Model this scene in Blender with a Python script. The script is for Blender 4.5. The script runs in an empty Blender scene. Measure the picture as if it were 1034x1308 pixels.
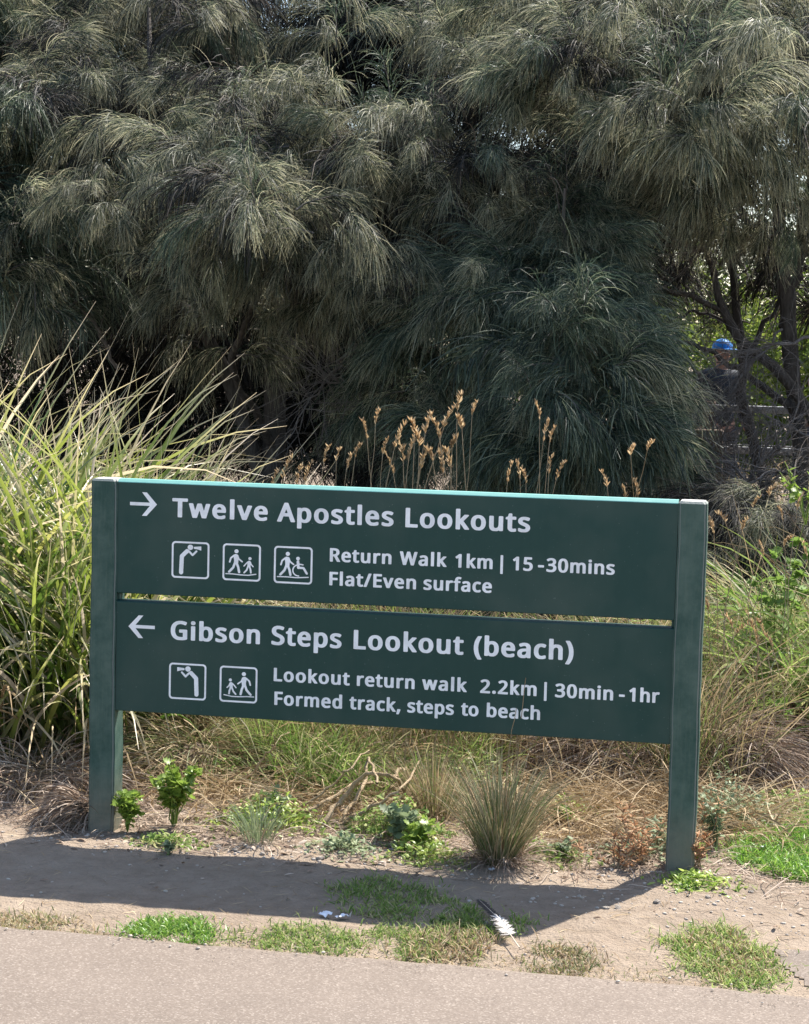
import bpy, math, random
import numpy as np
from mathutils import Vector, Matrix, Euler

R = math.radians
rng = np.random.default_rng(7)
random.seed(7)
scene = bpy.context.scene
COL = scene.collection

# ---------------------------------------------------------------- camera
CAM = np.array([2.143, -5.9246, 1.582])
YAW, PITCH, ROLL, FPX = -0.1874, 0.0858, 0.0245, 2500.0
_f = np.array([math.sin(YAW)*math.cos(PITCH), math.cos(YAW)*math.cos(PITCH), -math.sin(PITCH)])
_r0 = np.array([math.cos(YAW), -math.sin(YAW), 0.0]); _u0 = np.cross(_r0, _f)
_r = math.cos(ROLL)*_r0 + math.sin(ROLL)*_u0
_u = -math.sin(ROLL)*_r0 + math.cos(ROLL)*_u0
cd = bpy.data.cameras.new('camera'); cam = bpy.data.objects.new('camera', cd); COL.objects.link(cam)
cam.matrix_world = Matrix(((_r[0], _u[0], -_f[0], CAM[0]), (_r[1], _u[1], -_f[1], CAM[1]), (_r[2], _u[2], -_f[2], CAM[2]), (0, 0, 0, 1)))
cd.sensor_fit = 'HORIZONTAL'; cd.sensor_width = 36.0; cd.lens = 36.0*FPX/1034.0
cd.clip_start = 0.05; cd.clip_end = 600
scene.camera = cam

def at(u, v, Y=None, Z=None):
    """world point seen at photo pixel (u, v) on the vertical plane y=Y or the level z=Z"""
    d = _f + _r*(u-517)/FPX - _u*(v-654)/FPX
    t = (Y-CAM[1])/d[1] if Y is not None else (Z-CAM[2])/d[2]
    return CAM + t*d

# ---------------------------------------------------------------- sky and sun
SUN_EL = R(52.4); SUN_AZ = math.atan2(0.36, 0.68)       # from +Y towards +X
world = bpy.data.worlds.new('World'); scene.world = world; world.use_nodes = True
wn = world.node_tree.nodes; wl = world.node_tree.links
bg = wn['Background']; sky = wn.new('ShaderNodeTexSky'); sky.sky_type = 'NISHITA'; sky.sun_disc = False
sky.sun_elevation = SUN_EL; sky.sun_rotation = SUN_AZ; sky.air_density = 1.0; sky.dust_density = 1.2; sky.ozone_density = 1.0
wl.new(sky.outputs[0], bg.inputs[0]); bg.inputs[1].default_value = 0.13
sd = bpy.data.lights.new('sun', 'SUN'); sd.energy = 5.0; sd.angle = R(0.53); sd.color = (1.0, 0.955, 0.88)
sun = bpy.data.objects.new('sun', sd); COL.objects.link(sun)
_s = Vector((math.sin(SUN_AZ)*math.cos(SUN_EL), math.cos(SUN_AZ)*math.cos(SUN_EL), math.sin(SUN_EL)))
sun.rotation_euler = _s.to_track_quat('Z', 'Y').to_euler(); sun.location = (4, 6, 12)
scene.view_settings.view_transform = 'Standard'; scene.view_settings.look = 'None'
scene.view_settings.exposure = 1.25; scene.view_settings.gamma = 1.0
scene.view_settings.use_curve_mapping = False
scene.render.engine = 'CYCLES'
scene.cycles.max_bounces = 6; scene.cycles.diffuse_bounces = 3; scene.cycles.transmission_bounces = 4
scene.cycles.glossy_bounces = 2; scene.cycles.transparent_max_bounces = 8; scene.cycles.sample_clamp_indirect = 4.0

# ---------------------------------------------------------------- materials
def new_mat(name, rough=0.8, spec=0.3):
    m = bpy.data.materials.new(name); m.use_nodes = True
    n = m.node_tree.nodes; b = n['Principled BSDF']
    b.inputs['Roughness'].default_value = rough; b.inputs['Specular IOR Level'].default_value = spec
    return m, n, m.node_tree.links, b
def ramp(n, stops):
    r = n.new('ShaderNodeValToRGB'); e = r.color_ramp.elements
    while len(e) < len(stops): e.new(0.5)
    for k, (p, c) in enumerate(stops):
        e[k].position = p; e[k].color = (*c, 1)
    return r
def mixc(n, l, fac, a, b, mode='MIX'):
    x = n.new('ShaderNodeMix'); x.data_type = 'RGBA'; x.blend_type = mode
    for sock, val in ((x.inputs[0], fac), (x.inputs[6], a), (x.inputs[7], b)):
        if hasattr(val, 'links'): l.new(val, sock)
        elif isinstance(val, (int, float)): sock.default_value = val
        else: sock.default_value = (*val, 1)
    return x.outputs[2]
def noise(n, l, scale, detail=4, rough=0.6, vec=None):
    t = n.new('ShaderNodeTexNoise'); t.inputs['Scale'].default_value = scale
    t.inputs['Detail'].default_value = detail; t.inputs['Roughness'].default_value = rough
    if vec is not None: l.new(vec, t.inputs['Vector'])
    return t.outputs['Fac']
def bump(n, l, h, strength, dist, prev=None):
    b = n.new('ShaderNodeBump'); b.inputs['Strength'].default_value = strength; b.inputs['Distance'].default_value = dist
    l.new(h, b.inputs['Height'])
    if prev is not None: l.new(prev, b.inputs['Normal'])
    return b.outputs[0]
def objco(n): return n.new('ShaderNodeTexCoord').outputs['Object']

def blade_mat(name, stops, tip=None, tipfrom=0.75, trans=0.35, rough=0.5, spec=0.4, objvar=0.25, base=None):
    """leaf / needle / straw: a colour per blade (random island), own tip and base colours, partly translucent"""
    m, n, l, b = new_mat(name, rough, spec)
    g = n.new('ShaderNodeNewGeometry'); r = ramp(n, stops); l.new(g.outputs['Random Per Island'], r.inputs[0])
    c = r.outputs[0]
    uv = n.new('ShaderNodeUVMap'); sp = n.new('ShaderNodeSeparateXYZ'); l.new(uv.outputs[0], sp.inputs[0])
    if tip is not None:
        mr = n.new('ShaderNodeMapRange'); mr.inputs[1].default_value = tipfrom; mr.inputs[2].default_value = 1.0
        l.new(sp.outputs[1], mr.inputs[0])
        c = mixc(n, l, mr.outputs[0], c, tip)
    if base is not None:
        mr = n.new('ShaderNodeMapRange'); mr.inputs[1].default_value = 0.28; mr.inputs[2].default_value = 0.0
        l.new(sp.outputs[1], mr.inputs[0])
        c = mixc(n, l, mr.outputs[0], c, base)
    if objvar:
        oi = n.new('ShaderNodeObjectInfo'); hsv = n.new('ShaderNodeHueSaturation')
        a = n.new('ShaderNodeMapRange'); a.inputs[3].default_value = 1-objvar; a.inputs[4].default_value = 1+objvar
        l.new(oi.outputs['Random'], a.inputs[0]); l.new(a.outputs[0], hsv.inputs['Value'])
        l.new(c, hsv.inputs['Color']); c = hsv.outputs[0]
    l.new(c, b.inputs['Base Color'])
    tr = n.new('ShaderNodeBsdfTranslucent'); l.new(c, tr.inputs[0])
    mx = n.new('ShaderNodeMixShader'); mx.inputs[0].default_value = trans
    l.new(b.outputs[0], mx.inputs[1]); l.new(tr.outputs[0], mx.inputs[2])
    l.new(mx.outputs[0], n['Material Output'].inputs[0])
    return m

M = {}
NSTOPS = [(0, (.010, .021, .016)), (.35, (.024, .041, .028)), (.54, (.075, .10, .06)), (.72, (.29, .305, .18)), (1, (.66, .61, .42))]  # sun highlights and shade are put into the bright and dark stops
M['needle'] = blade_mat('she_oak_needles', NSTOPS, tip=(.54, .50, .33), tipfrom=.55, trans=.56, rough=.5, spec=.4)  # pale tip colour stands in for sun on the needle ends
M['needle_blue'] = blade_mat('young_needles', [(0, (.016, .03, .022)), (.4, (.032, .056, .036)), (.7, (.075, .11, .068)), (.88, (.22, .25, .15)), (1, (.42, .42, .27))], tip=(.22, .25, .16), tipfrom=.65, trans=.42, rough=.5, spec=.4)
M['needle_dead_shade'] = blade_mat('dead_and_shade_needles', [(0, (.016, .017, .016)), (.5, (.028, .029, .025)), (.75, (.05, .042, .034)), (.92, (.085, .068, .052)), (1, (.24, .19, .15))], trans=.15, rough=.7, spec=.2)  # dead needles; near-black stops also paint the shade inside the crowns
M['strap'] = blade_mat('strap_leaf', [(0, (.07, .13, .02)), (.35, (.13, .2, .03)), (.55, (.24, .3, .05)), (.74, (.38, .38, .10)), (.88, (.54, .46, .28)), (1, (.7, .58, .46))], tip=(.66, .53, .36), tipfrom=.72, trans=.42, rough=.36, spec=.5, objvar=.15, base=(.14, .12, .06))
M['straw'] = blade_mat('straw', [(0, (.20, .13, .07)), (.5, (.34, .24, .13)), (1, (.56, .44, .28))], trans=.2, rough=.7, spec=.2, objvar=.12)
M['straw_grey'] = blade_mat('weathered_straw', [(0, (.13, .085, .06)), (.5, (.28, .2, .145)), (1, (.54, .44, .35))], trans=.15, rough=.8, spec=.15, objvar=.12)
M['straw_red'] = blade_mat('russet_straw', [(0, (.24, .12, .06)), (.5, (.38, .20, .10)), (1, (.5, .33, .2))], trans=.2, rough=.8, spec=.15, objvar=.12)
M['green'] = blade_mat('fresh_grass', [(0, (.10, .18, .035)), (.4, (.19, .29, .06)), (.75, (.32, .39, .12)), (.92, (.46, .43, .2)), (1, (.56, .47, .3))], tip=(.3, .32, .1), tipfrom=.8, trans=.42, rough=.62, spec=.22, objvar=.15)
M['lime'] = blade_mat('lime_leaf', [(0, (.16, .25, .04)), (.5, (.28, .38, .07)), (1, (.46, .52, .15))], trans=.45, rough=.4, spec=.4, objvar=.1)
M['lush'] = blade_mat('lush_grass', [(0, (.10, .22, .025)), (.5, (.17, .32, .04)), (1, (.3, .42, .09))], trans=.4, rough=.4, spec=.4, objvar=.1)
M['mixed'] = blade_mat('half_dry_grass', [(0, (.10, .15, .04)), (.25, (.19, .21, .07)), (.45, (.32, .26, .13)), (.75, (.36, .25, .15)), (1, (.56, .45, .29))], trans=.35, rough=.55, spec=.3, objvar=.15)
M['tussock'] = blade_mat('tussock_blade', [(0, (.12, .17, .06)), (.45, (.2, .25, .1)), (.75, (.34, .33, .18)), (1, (.52, .44, .3))], tip=(.5, .42, .28), tipfrom=.75, trans=.3, rough=.5, spec=.3, base=(.12, .13, .05))
M['greygreen'] = blade_mat('grey_green_weed', [(0, (.15, .2, .1)), (1, (.32, .36, .2))], trans=.3, rough=.6, spec=.3)
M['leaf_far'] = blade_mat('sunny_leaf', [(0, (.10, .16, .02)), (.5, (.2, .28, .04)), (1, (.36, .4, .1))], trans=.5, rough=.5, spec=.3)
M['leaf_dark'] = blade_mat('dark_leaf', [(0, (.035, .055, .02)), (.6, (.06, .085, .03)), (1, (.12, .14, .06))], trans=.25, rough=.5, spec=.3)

def bark_mat(name, a, b_, sc=18):
    m, n, l, b = new_mat(name, .85, .2)
    co = objco(n); mp = n.new('ShaderNodeMapping'); mp.inputs['Scale'].default_value = (1, 1, .22); l.new(co, mp.inputs[0])
    f = noise(n, l, sc*3, 6, .7, mp.outputs[0]); r = ramp(n, [(.3, a), (.7, b_)]); l.new(f, r.inputs[0]); l.new(r.outputs[0], b.inputs['Base Color'])
    l.new(bump(n, l, f, 1, .02), b.inputs['Normal'])
    return m
M['bark'] = bark_mat('grey_brown_bark', (.05, .042, .036), (.15, .13, .115))
M['twig'] = bark_mat('pale_twig_bark', (.13, .11, .095), (.3, .26, .23), 40)
M['stem_straw'] = bark_mat('dry_stem', (.34, .24, .14), (.56, .43, .28), 30)

def plain(name, c, rough=.7, spec=.3, metal=0):
    m, n, l, b = new_mat(name, rough, spec); b.inputs['Metallic'].default_value = metal
    f = noise(n, l, 25, 4, .6, objco(n)); r = ramp(n, [(.25, tuple(x*.82 for x in c)), (.75, tuple(min(1, x*1.12) for x in c))])
    l.new(f, r.inputs[0]); l.new(r.outputs[0], b.inputs['Base Color'])
    return m

def ramp_out(n, l, f, a, b_):
    r = ramp(n, [(a, (0, 0, 0)), (b_, (1, 1, 1))]); l.new(f, r.inputs[0]); return r.outputs[0]

# sign board: satin green paint, a little dust and faint runs
m, n, l, b = new_mat('green_sign_paint', .42, .28); M['sign'] = m
co = objco(n); mp = n.new('ShaderNodeMapping'); mp.inputs['Scale'].default_value = (14, 14, 1.6); l.new(co, mp.inputs[0])
streak = noise(n, l, 3, 5, .65, mp.outputs[0]); blot = noise(n, l, 2.2, 4, .6, co)
c1 = mixc(n, l, streak, (.008, .043, .036), (.014, .053, .045))
rr_ = ramp(n, [(.45, (0, 0, 0)), (.85, (1, 1, 1))]); l.new(blot, rr_.inputs[0])
fm = n.new('ShaderNodeMath'); fm.operation = 'MULTIPLY'; fm.inputs[1].default_value = .16; l.new(rr_.outputs[0], fm.inputs[0])
c2 = mixc(n, l, fm.outputs[0], c1, (.3, .28, .22))
spk = noise(n, l, 160, 2, .5, co); sr = ramp(n, [(.73, (0, 0, 0)), (.77, (1, 1, 1))]); l.new(spk, sr.inputs[0])
fm2 = n.new('ShaderNodeMath'); fm2.operation = 'MULTIPLY'; fm2.inputs[1].default_value = .22; l.new(sr.outputs[0], fm2.inputs[0])
c3 = mixc(n, l, fm2.outputs[0], c2, (.4, .42, .4)); l.new(c3, b.inputs['Base Color'])
rv = n.new('ShaderNodeMapRange'); rv.inputs[3].default_value = .3; rv.inputs[4].default_value = .48; l.new(blot, rv.inputs[0]); l.new(rv.outputs[0], b.inputs['Roughness'])
# post: chalky weathered green paint over timber
m, n, l, b = new_mat('weathered_green_post', .6, .35); M['post'] = m
co = objco(n); mp = n.new('ShaderNodeMapping'); mp.inputs['Scale'].default_value = (26, 26, 2.4); l.new(co, mp.inputs[0])
gr = noise(n, l, 3, 7, .7, mp.outputs[0]); bl = noise(n, l, 6, 6, .7, co)
c1 = mixc(n, l, ramp_out(n, l, bl, .38, .62), (.018, .058, .045), (.07, .115, .092))
r2 = ramp(n, [(.48, (0, 0, 0)), (.72, (1, 1, 1))]); l.new(gr, r2.inputs[0])
fm = n.new('ShaderNodeMath'); fm.operation = 'MULTIPLY'; fm.inputs[1].default_value = .3; l.new(r2.outputs[0], fm.inputs[0])
c2 = mixc(n, l, fm.outputs[0], c1, (.12, .155, .12))
ch = noise(n, l, 55, 5, .75, co); r3 = ramp(n, [(.66, (0, 0, 0)), (.72, (1, 1, 1))]); l.new(ch, r3.inputs[0])
fm = n.new('ShaderNodeMath'); fm.operation = 'MULTIPLY'; fm.inputs[1].default_value = .5; l.new(r3.outputs[0], fm.inputs[0])
c3 = mixc(n, l, fm.outputs[0], c2, (.02, .035, .033))
# worn pale edge where the arrises catch knocks, and rain-bleached top
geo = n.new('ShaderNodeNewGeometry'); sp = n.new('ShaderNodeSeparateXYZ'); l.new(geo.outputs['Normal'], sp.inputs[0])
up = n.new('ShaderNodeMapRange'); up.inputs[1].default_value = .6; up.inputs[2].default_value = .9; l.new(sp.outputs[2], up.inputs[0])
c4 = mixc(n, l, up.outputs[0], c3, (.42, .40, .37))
tn = n.new('ShaderNodeTexCoord'); sn3 = n.new('ShaderNodeSeparateXYZ'); l.new(tn.outputs['Normal'], sn3.inputs[0])
pm = n.new('ShaderNodeMath'); pm.operation = 'MULTIPLY'; l.new(sn3.outputs[0], pm.inputs[0]); l.new(sn3.outputs[1], pm.inputs[1])
pa = n.new('ShaderNodeMath'); pa.operation = 'ABSOLUTE'; l.new(pm.outputs[0], pa.inputs[0])
pt = ramp(n, [(.12, (0, 0, 0)), (.35, (1, 1, 1))]); l.new(pa.outputs[0], pt.inputs[0])
fm = n.new('ShaderNodeMath'); fm.operation = 'MULTIPLY'; fm.inputs[1].default_value = .6; l.new(pt.outputs[0], fm.inputs[0])
c5 = mixc(n, l, fm.outputs[0], c4, (.25, .26, .24)); po = n.new('ShaderNodeSeparateXYZ'); l.new(co, po.inputs[0]); sm = n.new('ShaderNodeMapRange'); sm.inputs[1].default_value = .20; sm.inputs[2].default_value = .0; l.new(po.outputs[2], sm.inputs[0])
sn = n.new('ShaderNodeMath'); sn.operation = 'MULTIPLY'; l.new(sm.outputs[0], sn.inputs[0]); l.new(noise(n, l, 34, 6, .75, co), sn.inputs[1])
c5 = mixc(n, l, sn.outputs[0], c5, (.26, .2, .15)); l.new(c5, b.inputs['Base Color'])
l.new(bump(n, l, gr, .5, .004), b.inputs['Normal'])
m, n, l, b = new_mat('sunlit_faded_green', .6, .3); M['sunlit_fade'] = m  # faded top edge paint, with its sunlit brightness put into the colour
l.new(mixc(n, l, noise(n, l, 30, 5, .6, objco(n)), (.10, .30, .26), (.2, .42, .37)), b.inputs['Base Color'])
M['white'] = plain('white_vinyl', (.86, .86, .86), .42, .4)

def ground_mat(name, cols, sc, bump_d, speck=None, litter=False):
    m, n, l, b = new_mat(name, .9, .2); co = objco(n)
    f1 = noise(n, l, sc[0], 6, .6, co); f2 = noise(n, l, sc[1], 8, .7, co); f3 = noise(n, l, sc[2], 3, .6, co)
    r1 = ramp(n, [(.3, cols[0]), (.7, cols[1])]); l.new(f1, r1.inputs[0])
    r2 = ramp(n, [(.35, (0, 0, 0)), (.65, (1, 1, 1))]); l.new(f2, r2.inputs[0])
    fm = n.new('ShaderNodeMath'); fm.operation = 'MULTIPLY'; fm.inputs[1].default_value = .5; l.new(r2.outputs[0], fm.inputs[0])
    c = mixc(n, l, fm.outputs[0], r1.outputs[0], cols[2])
    if speck:
        v = n.new('ShaderNodeTexVoronoi'); v.inputs['Scale'].default_value = speck[0]; l.new(co, v.inputs['Vector'])
        hs = n.new('ShaderNodeSeparateColor'); l.new(v.outputs['Color'], hs.inputs[0])
        rs = ramp(n, speck[1]); l.new(hs.outputs[0], rs.inputs[0])
        c = mixc(n, l, speck[2], c, rs.outputs[0])
    if litter:      # needle litter under the trees, darkened to stand in for their shade
        s3 = n.new('ShaderNodeSeparateXYZ'); l.new(co, s3.inputs[0]); w = noise(n, l, 1.3, 5, .7, co)
        ad = n.new('ShaderNodeMath'); ad.operation = 'MULTIPLY_ADD'; ad.inputs[1].default_value = 1.6; l.new(w, ad.inputs[0]); l.new(s3.outputs[1], ad.inputs[2])
        a1 = n.new('ShaderNodeMapRange'); a1.inputs[1].default_value = 3.9; a1.inputs[2].default_value = 4.5; l.new(ad.outputs[0], a1.inputs[0])
        a2 = n.new('ShaderNodeMapRange'); a2.inputs[1].default_value = 13.5; a2.inputs[2].default_value = 12; l.new(ad.outputs[0], a2.inputs[0])
        mm = n.new('ShaderNodeMath'); mm.operation = 'MULTIPLY'; l.new(a1.outputs[0], mm.inputs[0]); l.new(a2.outputs[0], mm.inputs[1])
        c = mixc(n, l, mm.outputs[0], c, (.055, .038, .027))
    l.new(c, b.inputs['Base Color'])
    nb = bump(n, l, f2, .8, bump_d*2); l.new(bump(n, l, f3, .8, bump_d, nb), b.inputs['Normal'])
    return m
M['dirt'] = ground_mat('bare_dirt', ((.17, .127, .092), (.27, .207, .15), (.37, .295, .225)), (1.1, 14, 90), .011, None, True)
M['path'] = ground_mat('exposed_aggregate_path', ((.16, .128, .103), (.19, .153, .124), (.12, .095, .076)), (.9, 5, 170), .0014,
                       (230, [(0, (.11, .088, .072)), (.25, (.14, .11, .09)), (.6, (.19, .152, .123)), (.85, (.25, .205, .17)), (1, (.44, .38, .32))], .36))
M['stone'] = ground_mat('grey_stone', ((.34, .29, .24), (.5, .43, .36), (.58, .51, .44)), (9, 40, 120), .004)

# ---------------------------------------------------------------- mesh helpers
def obj(name, mesh, mat=None, parent=None):
    if mat is not None and not mesh.materials:
        for q in (mat if isinstance(mat, (list, tuple)) else [mat]): mesh.materials.append(q)
    o = bpy.data.objects.new(name, mesh); COL.objects.link(o)
    if parent is not None: o.parent = parent
    return o
def empty(name, loc=(0, 0, 0), rz=0):
    o = bpy.data.objects.new(name, None); COL.objects.link(o); o.empty_display_size = .1
    o.location = tuple(map(float, loc)); o.rotation_euler = (0, 0, rz); return o
def tag(o, label=None, cat=None, group=None, kind=None):
    for k, v in (('label', label), ('category', cat), ('group', group), ('kind', kind)):
        if v: o[k] = v
    return o
def np_mesh(name, V, F, UV=None, smooth=True, mi=None):
    V = np.asarray(V, np.float32); F = np.asarray(F, np.int32)
    me = bpy.data.meshes.new(name); me.vertices.add(len(V)); me.vertices.foreach_set('co', V.ravel())
    k = F.shape[1]; me.loops.add(F.size); me.loops.foreach_set('vertex_index', F.ravel())
    me.polygons.add(len(F)); me.polygons.foreach_set('loop_start', np.arange(0, F.size, k, dtype=np.int32))
    if UV is not None:
        uv = me.uv_layers.new(name='UVMap'); uv.data.foreach_set('uv', np.asarray(UV, np.float32)[F.ravel()].ravel())
    if smooth: me.polygons.foreach_set('use_smooth', np.ones(len(F), bool))
    if mi is not None: me.polygons.foreach_set('material_index', np.asarray(mi, np.int32))
    me.update(calc_edges=True); return me
def merge(parts):
    """join (V, F, UV) triples"""
    Vs, Fs, Us, o = [], [], [], 0
    for V, F, U in parts:
        Vs.append(V); Fs.append(F+o); Us.append(U); o += len(V)
    return np.concatenate(Vs), np.concatenate(Fs), np.concatenate(Us)

def strips(P, S, W, fold=0.0):
    """P (N,K,3) centre lines, S (N,K,3) side vectors, W (N,K) widths -> blades, folded along the middle if asked"""
    N, K = P.shape[:2]
    H = (S*W[..., None]*.5)
    if fold:
        T = np.gradient(P, axis=1); T /= np.linalg.norm(T, axis=2, keepdims=True)+1e-9
        Nn = np.cross(S, T); V = np.stack([P-H, P-Nn*W[..., None]*fold, P+H], 2); c = 3
    else:
        V = np.stack([P-H, P+H], 2); c = 2
    idx = (np.arange(N)[:, None]*K*c + np.arange(K-1)[None, :]*c)
    F = []
    for j in range(c-1):
        a = idx+j; F.append(np.stack([a, a+1, a+1+c, a+c], -1).reshape(-1, 4))
    u = np.linspace(0, 1, c); vv = np.linspace(0, 1, K)
    UV = np.zeros((N, K, c, 2)); UV[..., 0] = u; UV[..., 1] = vv[None, :, None]
    return V.reshape(-1, 3), np.concatenate(F), UV.reshape(-1, 2)

def grow(P0, az, el0, el1, L, W, K=6, pw=1.3, fold=0.0, wav=0.0, taper=.35, twist=.5, g=rng):
    """blades that leave the root at elevation el0 and end at el1"""
    N = len(P0); s = np.linspace(0, 1, K)
    el = el0[:, None] + (el1-el0)[:, None]*s[None]**pw
    a = az[:, None] + wav*g.standard_normal((N, 1))*s[None]
    D = np.stack([np.cos(el)*np.cos(a), np.cos(el)*np.sin(a), np.sin(el)], -1)
    st = D*(L/(K-1))[:, None, None]
    P = P0[:, None] + np.concatenate([np.zeros((N, 1, 3)), np.cumsum(st[:, :-1], 1)], 1)
    side = np.stack([-np.sin(a), np.cos(a), 0*a], -1)
    ro = g.uniform(-1, 1, (N, 1))*twist*(1+s[None])
    nn = np.cross(side, D); S = side*np.cos(ro)[..., None] + nn*np.sin(ro)[..., None]
    w = W[:, None]*np.clip((1-s[None])/taper, 0.06, 1)*np.clip(.65+s[None]*2, 0, 1)
    return strips(P, S, w, fold)

def tube(pts, rad, sides=7):
    pts = np.asarray(pts, float); rad = np.asarray(rad, float); K = len(pts)
    T = np.gradient(pts, axis=0); T /= np.linalg.norm(T, axis=1, keepdims=True)+1e-9
    ref = np.array([.31, .95, .05]); A = np.cross(T, ref); A /= np.linalg.norm(A, axis=1, keepdims=True)+1e-9; B = np.cross(T, A)
    th = np.linspace(0, 2*np.pi, sides, endpoint=False)
    V = pts[:, None] + rad[:, None, None]*(np.cos(th)[None, :, None]*A[:, None]+np.sin(th)[None, :, None]*B[:, None])
    i = np.arange(K-1)[:, None]*sides; j = np.arange(sides)[None]; j2 = (j+1) % sides
    F = np.stack([i+j, i+j2, i+sides+j2, i+sides+j], -1).reshape(-1, 4)
    UV = np.zeros((K, sides, 2)); UV[..., 1] = np.linspace(0, 1, K)[:, None]
    return V.reshape(-1, 3), F, UV.reshape(-1, 2)
def smooth_path(pts, n=12, jit=0.0, g=rng):
    """Catmull-Rom through the points, a little crooked"""
    p = np.asarray(pts, float); p = np.vstack([2*p[0]-p[1], p, 2*p[-1]-p[-2]]); out = []
    segs = len(p)-3
    for t in np.linspace(0, segs-1e-6, n):
        k = int(t); u = t-k; a, b, c, d = p[k:k+4]
        out.append(.5*((2*b)+(-a+c)*u+(2*a-5*b+4*c-d)*u*u+(-a+3*b-3*c+d)*u**3))
    out = np.array(out); 
    if jit: out[1:-1] += g.normal(0, jit, (n-2, 3))
    return out
def limb(name, pts, r0, r1, mat, parent, n=12, jit=.01, sides=7):
    p = smooth_path(pts, n, jit); V, F, U = tube(p, np.linspace(r0, r1, n)*(1+rng.normal(0, .05, n)), sides)
    return obj(name, np_mesh(name, V, F, U), mat, parent)
def bevel_box(name, x0, x1, y0, y1, z0, z1, bev=.004, seg=2, mat=None, parent=None, cuts=0):
    import bmesh
    bm = bmesh.new(); bmesh.ops.create_cube(bm, size=1)
    bmesh.ops.scale(bm, vec=(x1-x0, y1-y0, z1-z0), verts=bm.verts); bmesh.ops.translate(bm, vec=((x0+x1)/2, (y0+y1)/2, (z0+z1)/2), verts=bm.verts)
    bmesh.ops.bevel(bm, geom=bm.edges[:], offset=bev, segments=seg, affect='EDGES', profile=.5)
    me = bpy.data.meshes.new(name); bm.to_mesh(me); bm.free()
    for p in me.polygons: p.use_smooth = True
    try: me.set_sharp_from_angle(angle=R(40))
    except Exception: pass
    return obj(name, me, mat, parent)

# ---------------------------------------------------------------- ground, path
def axis(a, b, step, far, grow_=1.35):
    x = list(np.arange(a, b+1e-6, step)); s = step
    lo, hi = [x[0]], [x[-1]]
    while lo[-1] > -far: s *= grow_; lo.append(lo[-1]-s)
    s = step
    while hi[-1] < far: s *= grow_; hi.append(hi[-1]+s)
    return np.array(lo[:0:-1]+x+hi[1:])
def vnoise(x, y, seed):
    """smooth value noise"""
    xi = np.floor(x).astype(int); yi = np.floor(y).astype(int); fx = x-xi; fy = y-yi
    fx = fx*fx*(3-2*fx); fy = fy*fy*(3-2*fy)
    def h(i, j):
        n_ = (i*374761393 + j*668265263 + seed*1442695041) & 0xffffffff
        n_ = ((n_ ^ (n_ >> 13))*1274126177) & 0xffffffff
        return ((n_ ^ (n_ >> 16)) & 0xffff)/65535.0
    return (h(xi, yi)*(1-fx)+h(xi+1, yi)*fx)*(1-fy)+(h(xi, yi+1)*(1-fx)+h(xi+1, yi+1)*fx)*fy
def path_edge(x): return -1.075 - .03*np.maximum(0, x-1.6)**1.5 + .018*(vnoise(x*3, x*0+3, 5)-.5) + .012*(vnoise(x*14, x*0+3, 6)-.5)
def ground_z(x, y):
    x = np.asarray(x, float); y = np.asarray(y, float)
    z = .05*(vnoise(x*.7+9, y*.7, 1)-.5) + .022*(vnoise(x*3, y*3, 2)-.5) + .010*(vnoise(x*11, y*11, 3)-.5) + .005*(vnoise(x*31, y*31, 4)-.5)
    near = np.clip((path_edge(x)+.55-y)/.5, 0, 1); z = z*(1-.8*near) - .012*near
    z = z - .03*np.exp(-((y-path_edge(x)-2.0)/1.0)**2)*0
    under = np.clip((path_edge(x)-.05-y)/.15, 0, 1); z = z - under*.05
    bank = np.clip((y-1.2)/2.5, 0, 1)*np.clip((x-1.6)/1.2, 0, 1)*.12
    return z+bank
gx = axis(-1.6, 3.4, .022, 260); gy = axis(-1.5, 2.4, .022, 260)
X, Y = np.meshgrid(gx, gy); Z = ground_z(X, Y)
nx, ny = len(gx), len(gy); ii = (np.arange(ny-1)[:, None]*nx+np.arange(nx-1)[None]).ravel()
me = np_mesh('ground', np.stack([X, Y, Z], -1).reshape(-1, 3), np.stack([ii, ii+1, ii+nx+1, ii+nx], -1))
tag(obj('ground', me, M['dirt']), 'bare sun baked dirt and dry litter round the sign', kind='structure')
# path: slab with an uneven edge
px_ = np.concatenate([np.linspace(-40, -2, 40), np.arange(-1.95, 4.0, .03), np.linspace(4.1, 40, 40)])
rows = [path_edge(px_)]
cols_y = [0, -.012, -.05, -.5, -1.5, -3.5, -8, -30]; zz = [-.03, -.002, .006, .008, .008, .008, .008, .008]
V = np.concatenate([np.stack([px_, rows[0]+dy, np.full_like(px_, z)+ (.0025*(vnoise(px_*8, px_*0+k, 8)-.5))], -1) for k, (dy, z) in enumerate(zip(cols_y, zz))])
n_ = len(px_); ii = (np.arange(len(cols_y)-1)[:, None]*n_+np.arange(n_-1)[None]).ravel()
me = np_mesh('path', V, np.stack([ii, ii+n_, ii+n_+1, ii+1], -1))
tag(obj('path', me, M['path']), 'pinkish grey exposed aggregate footpath', kind='structure')
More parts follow.
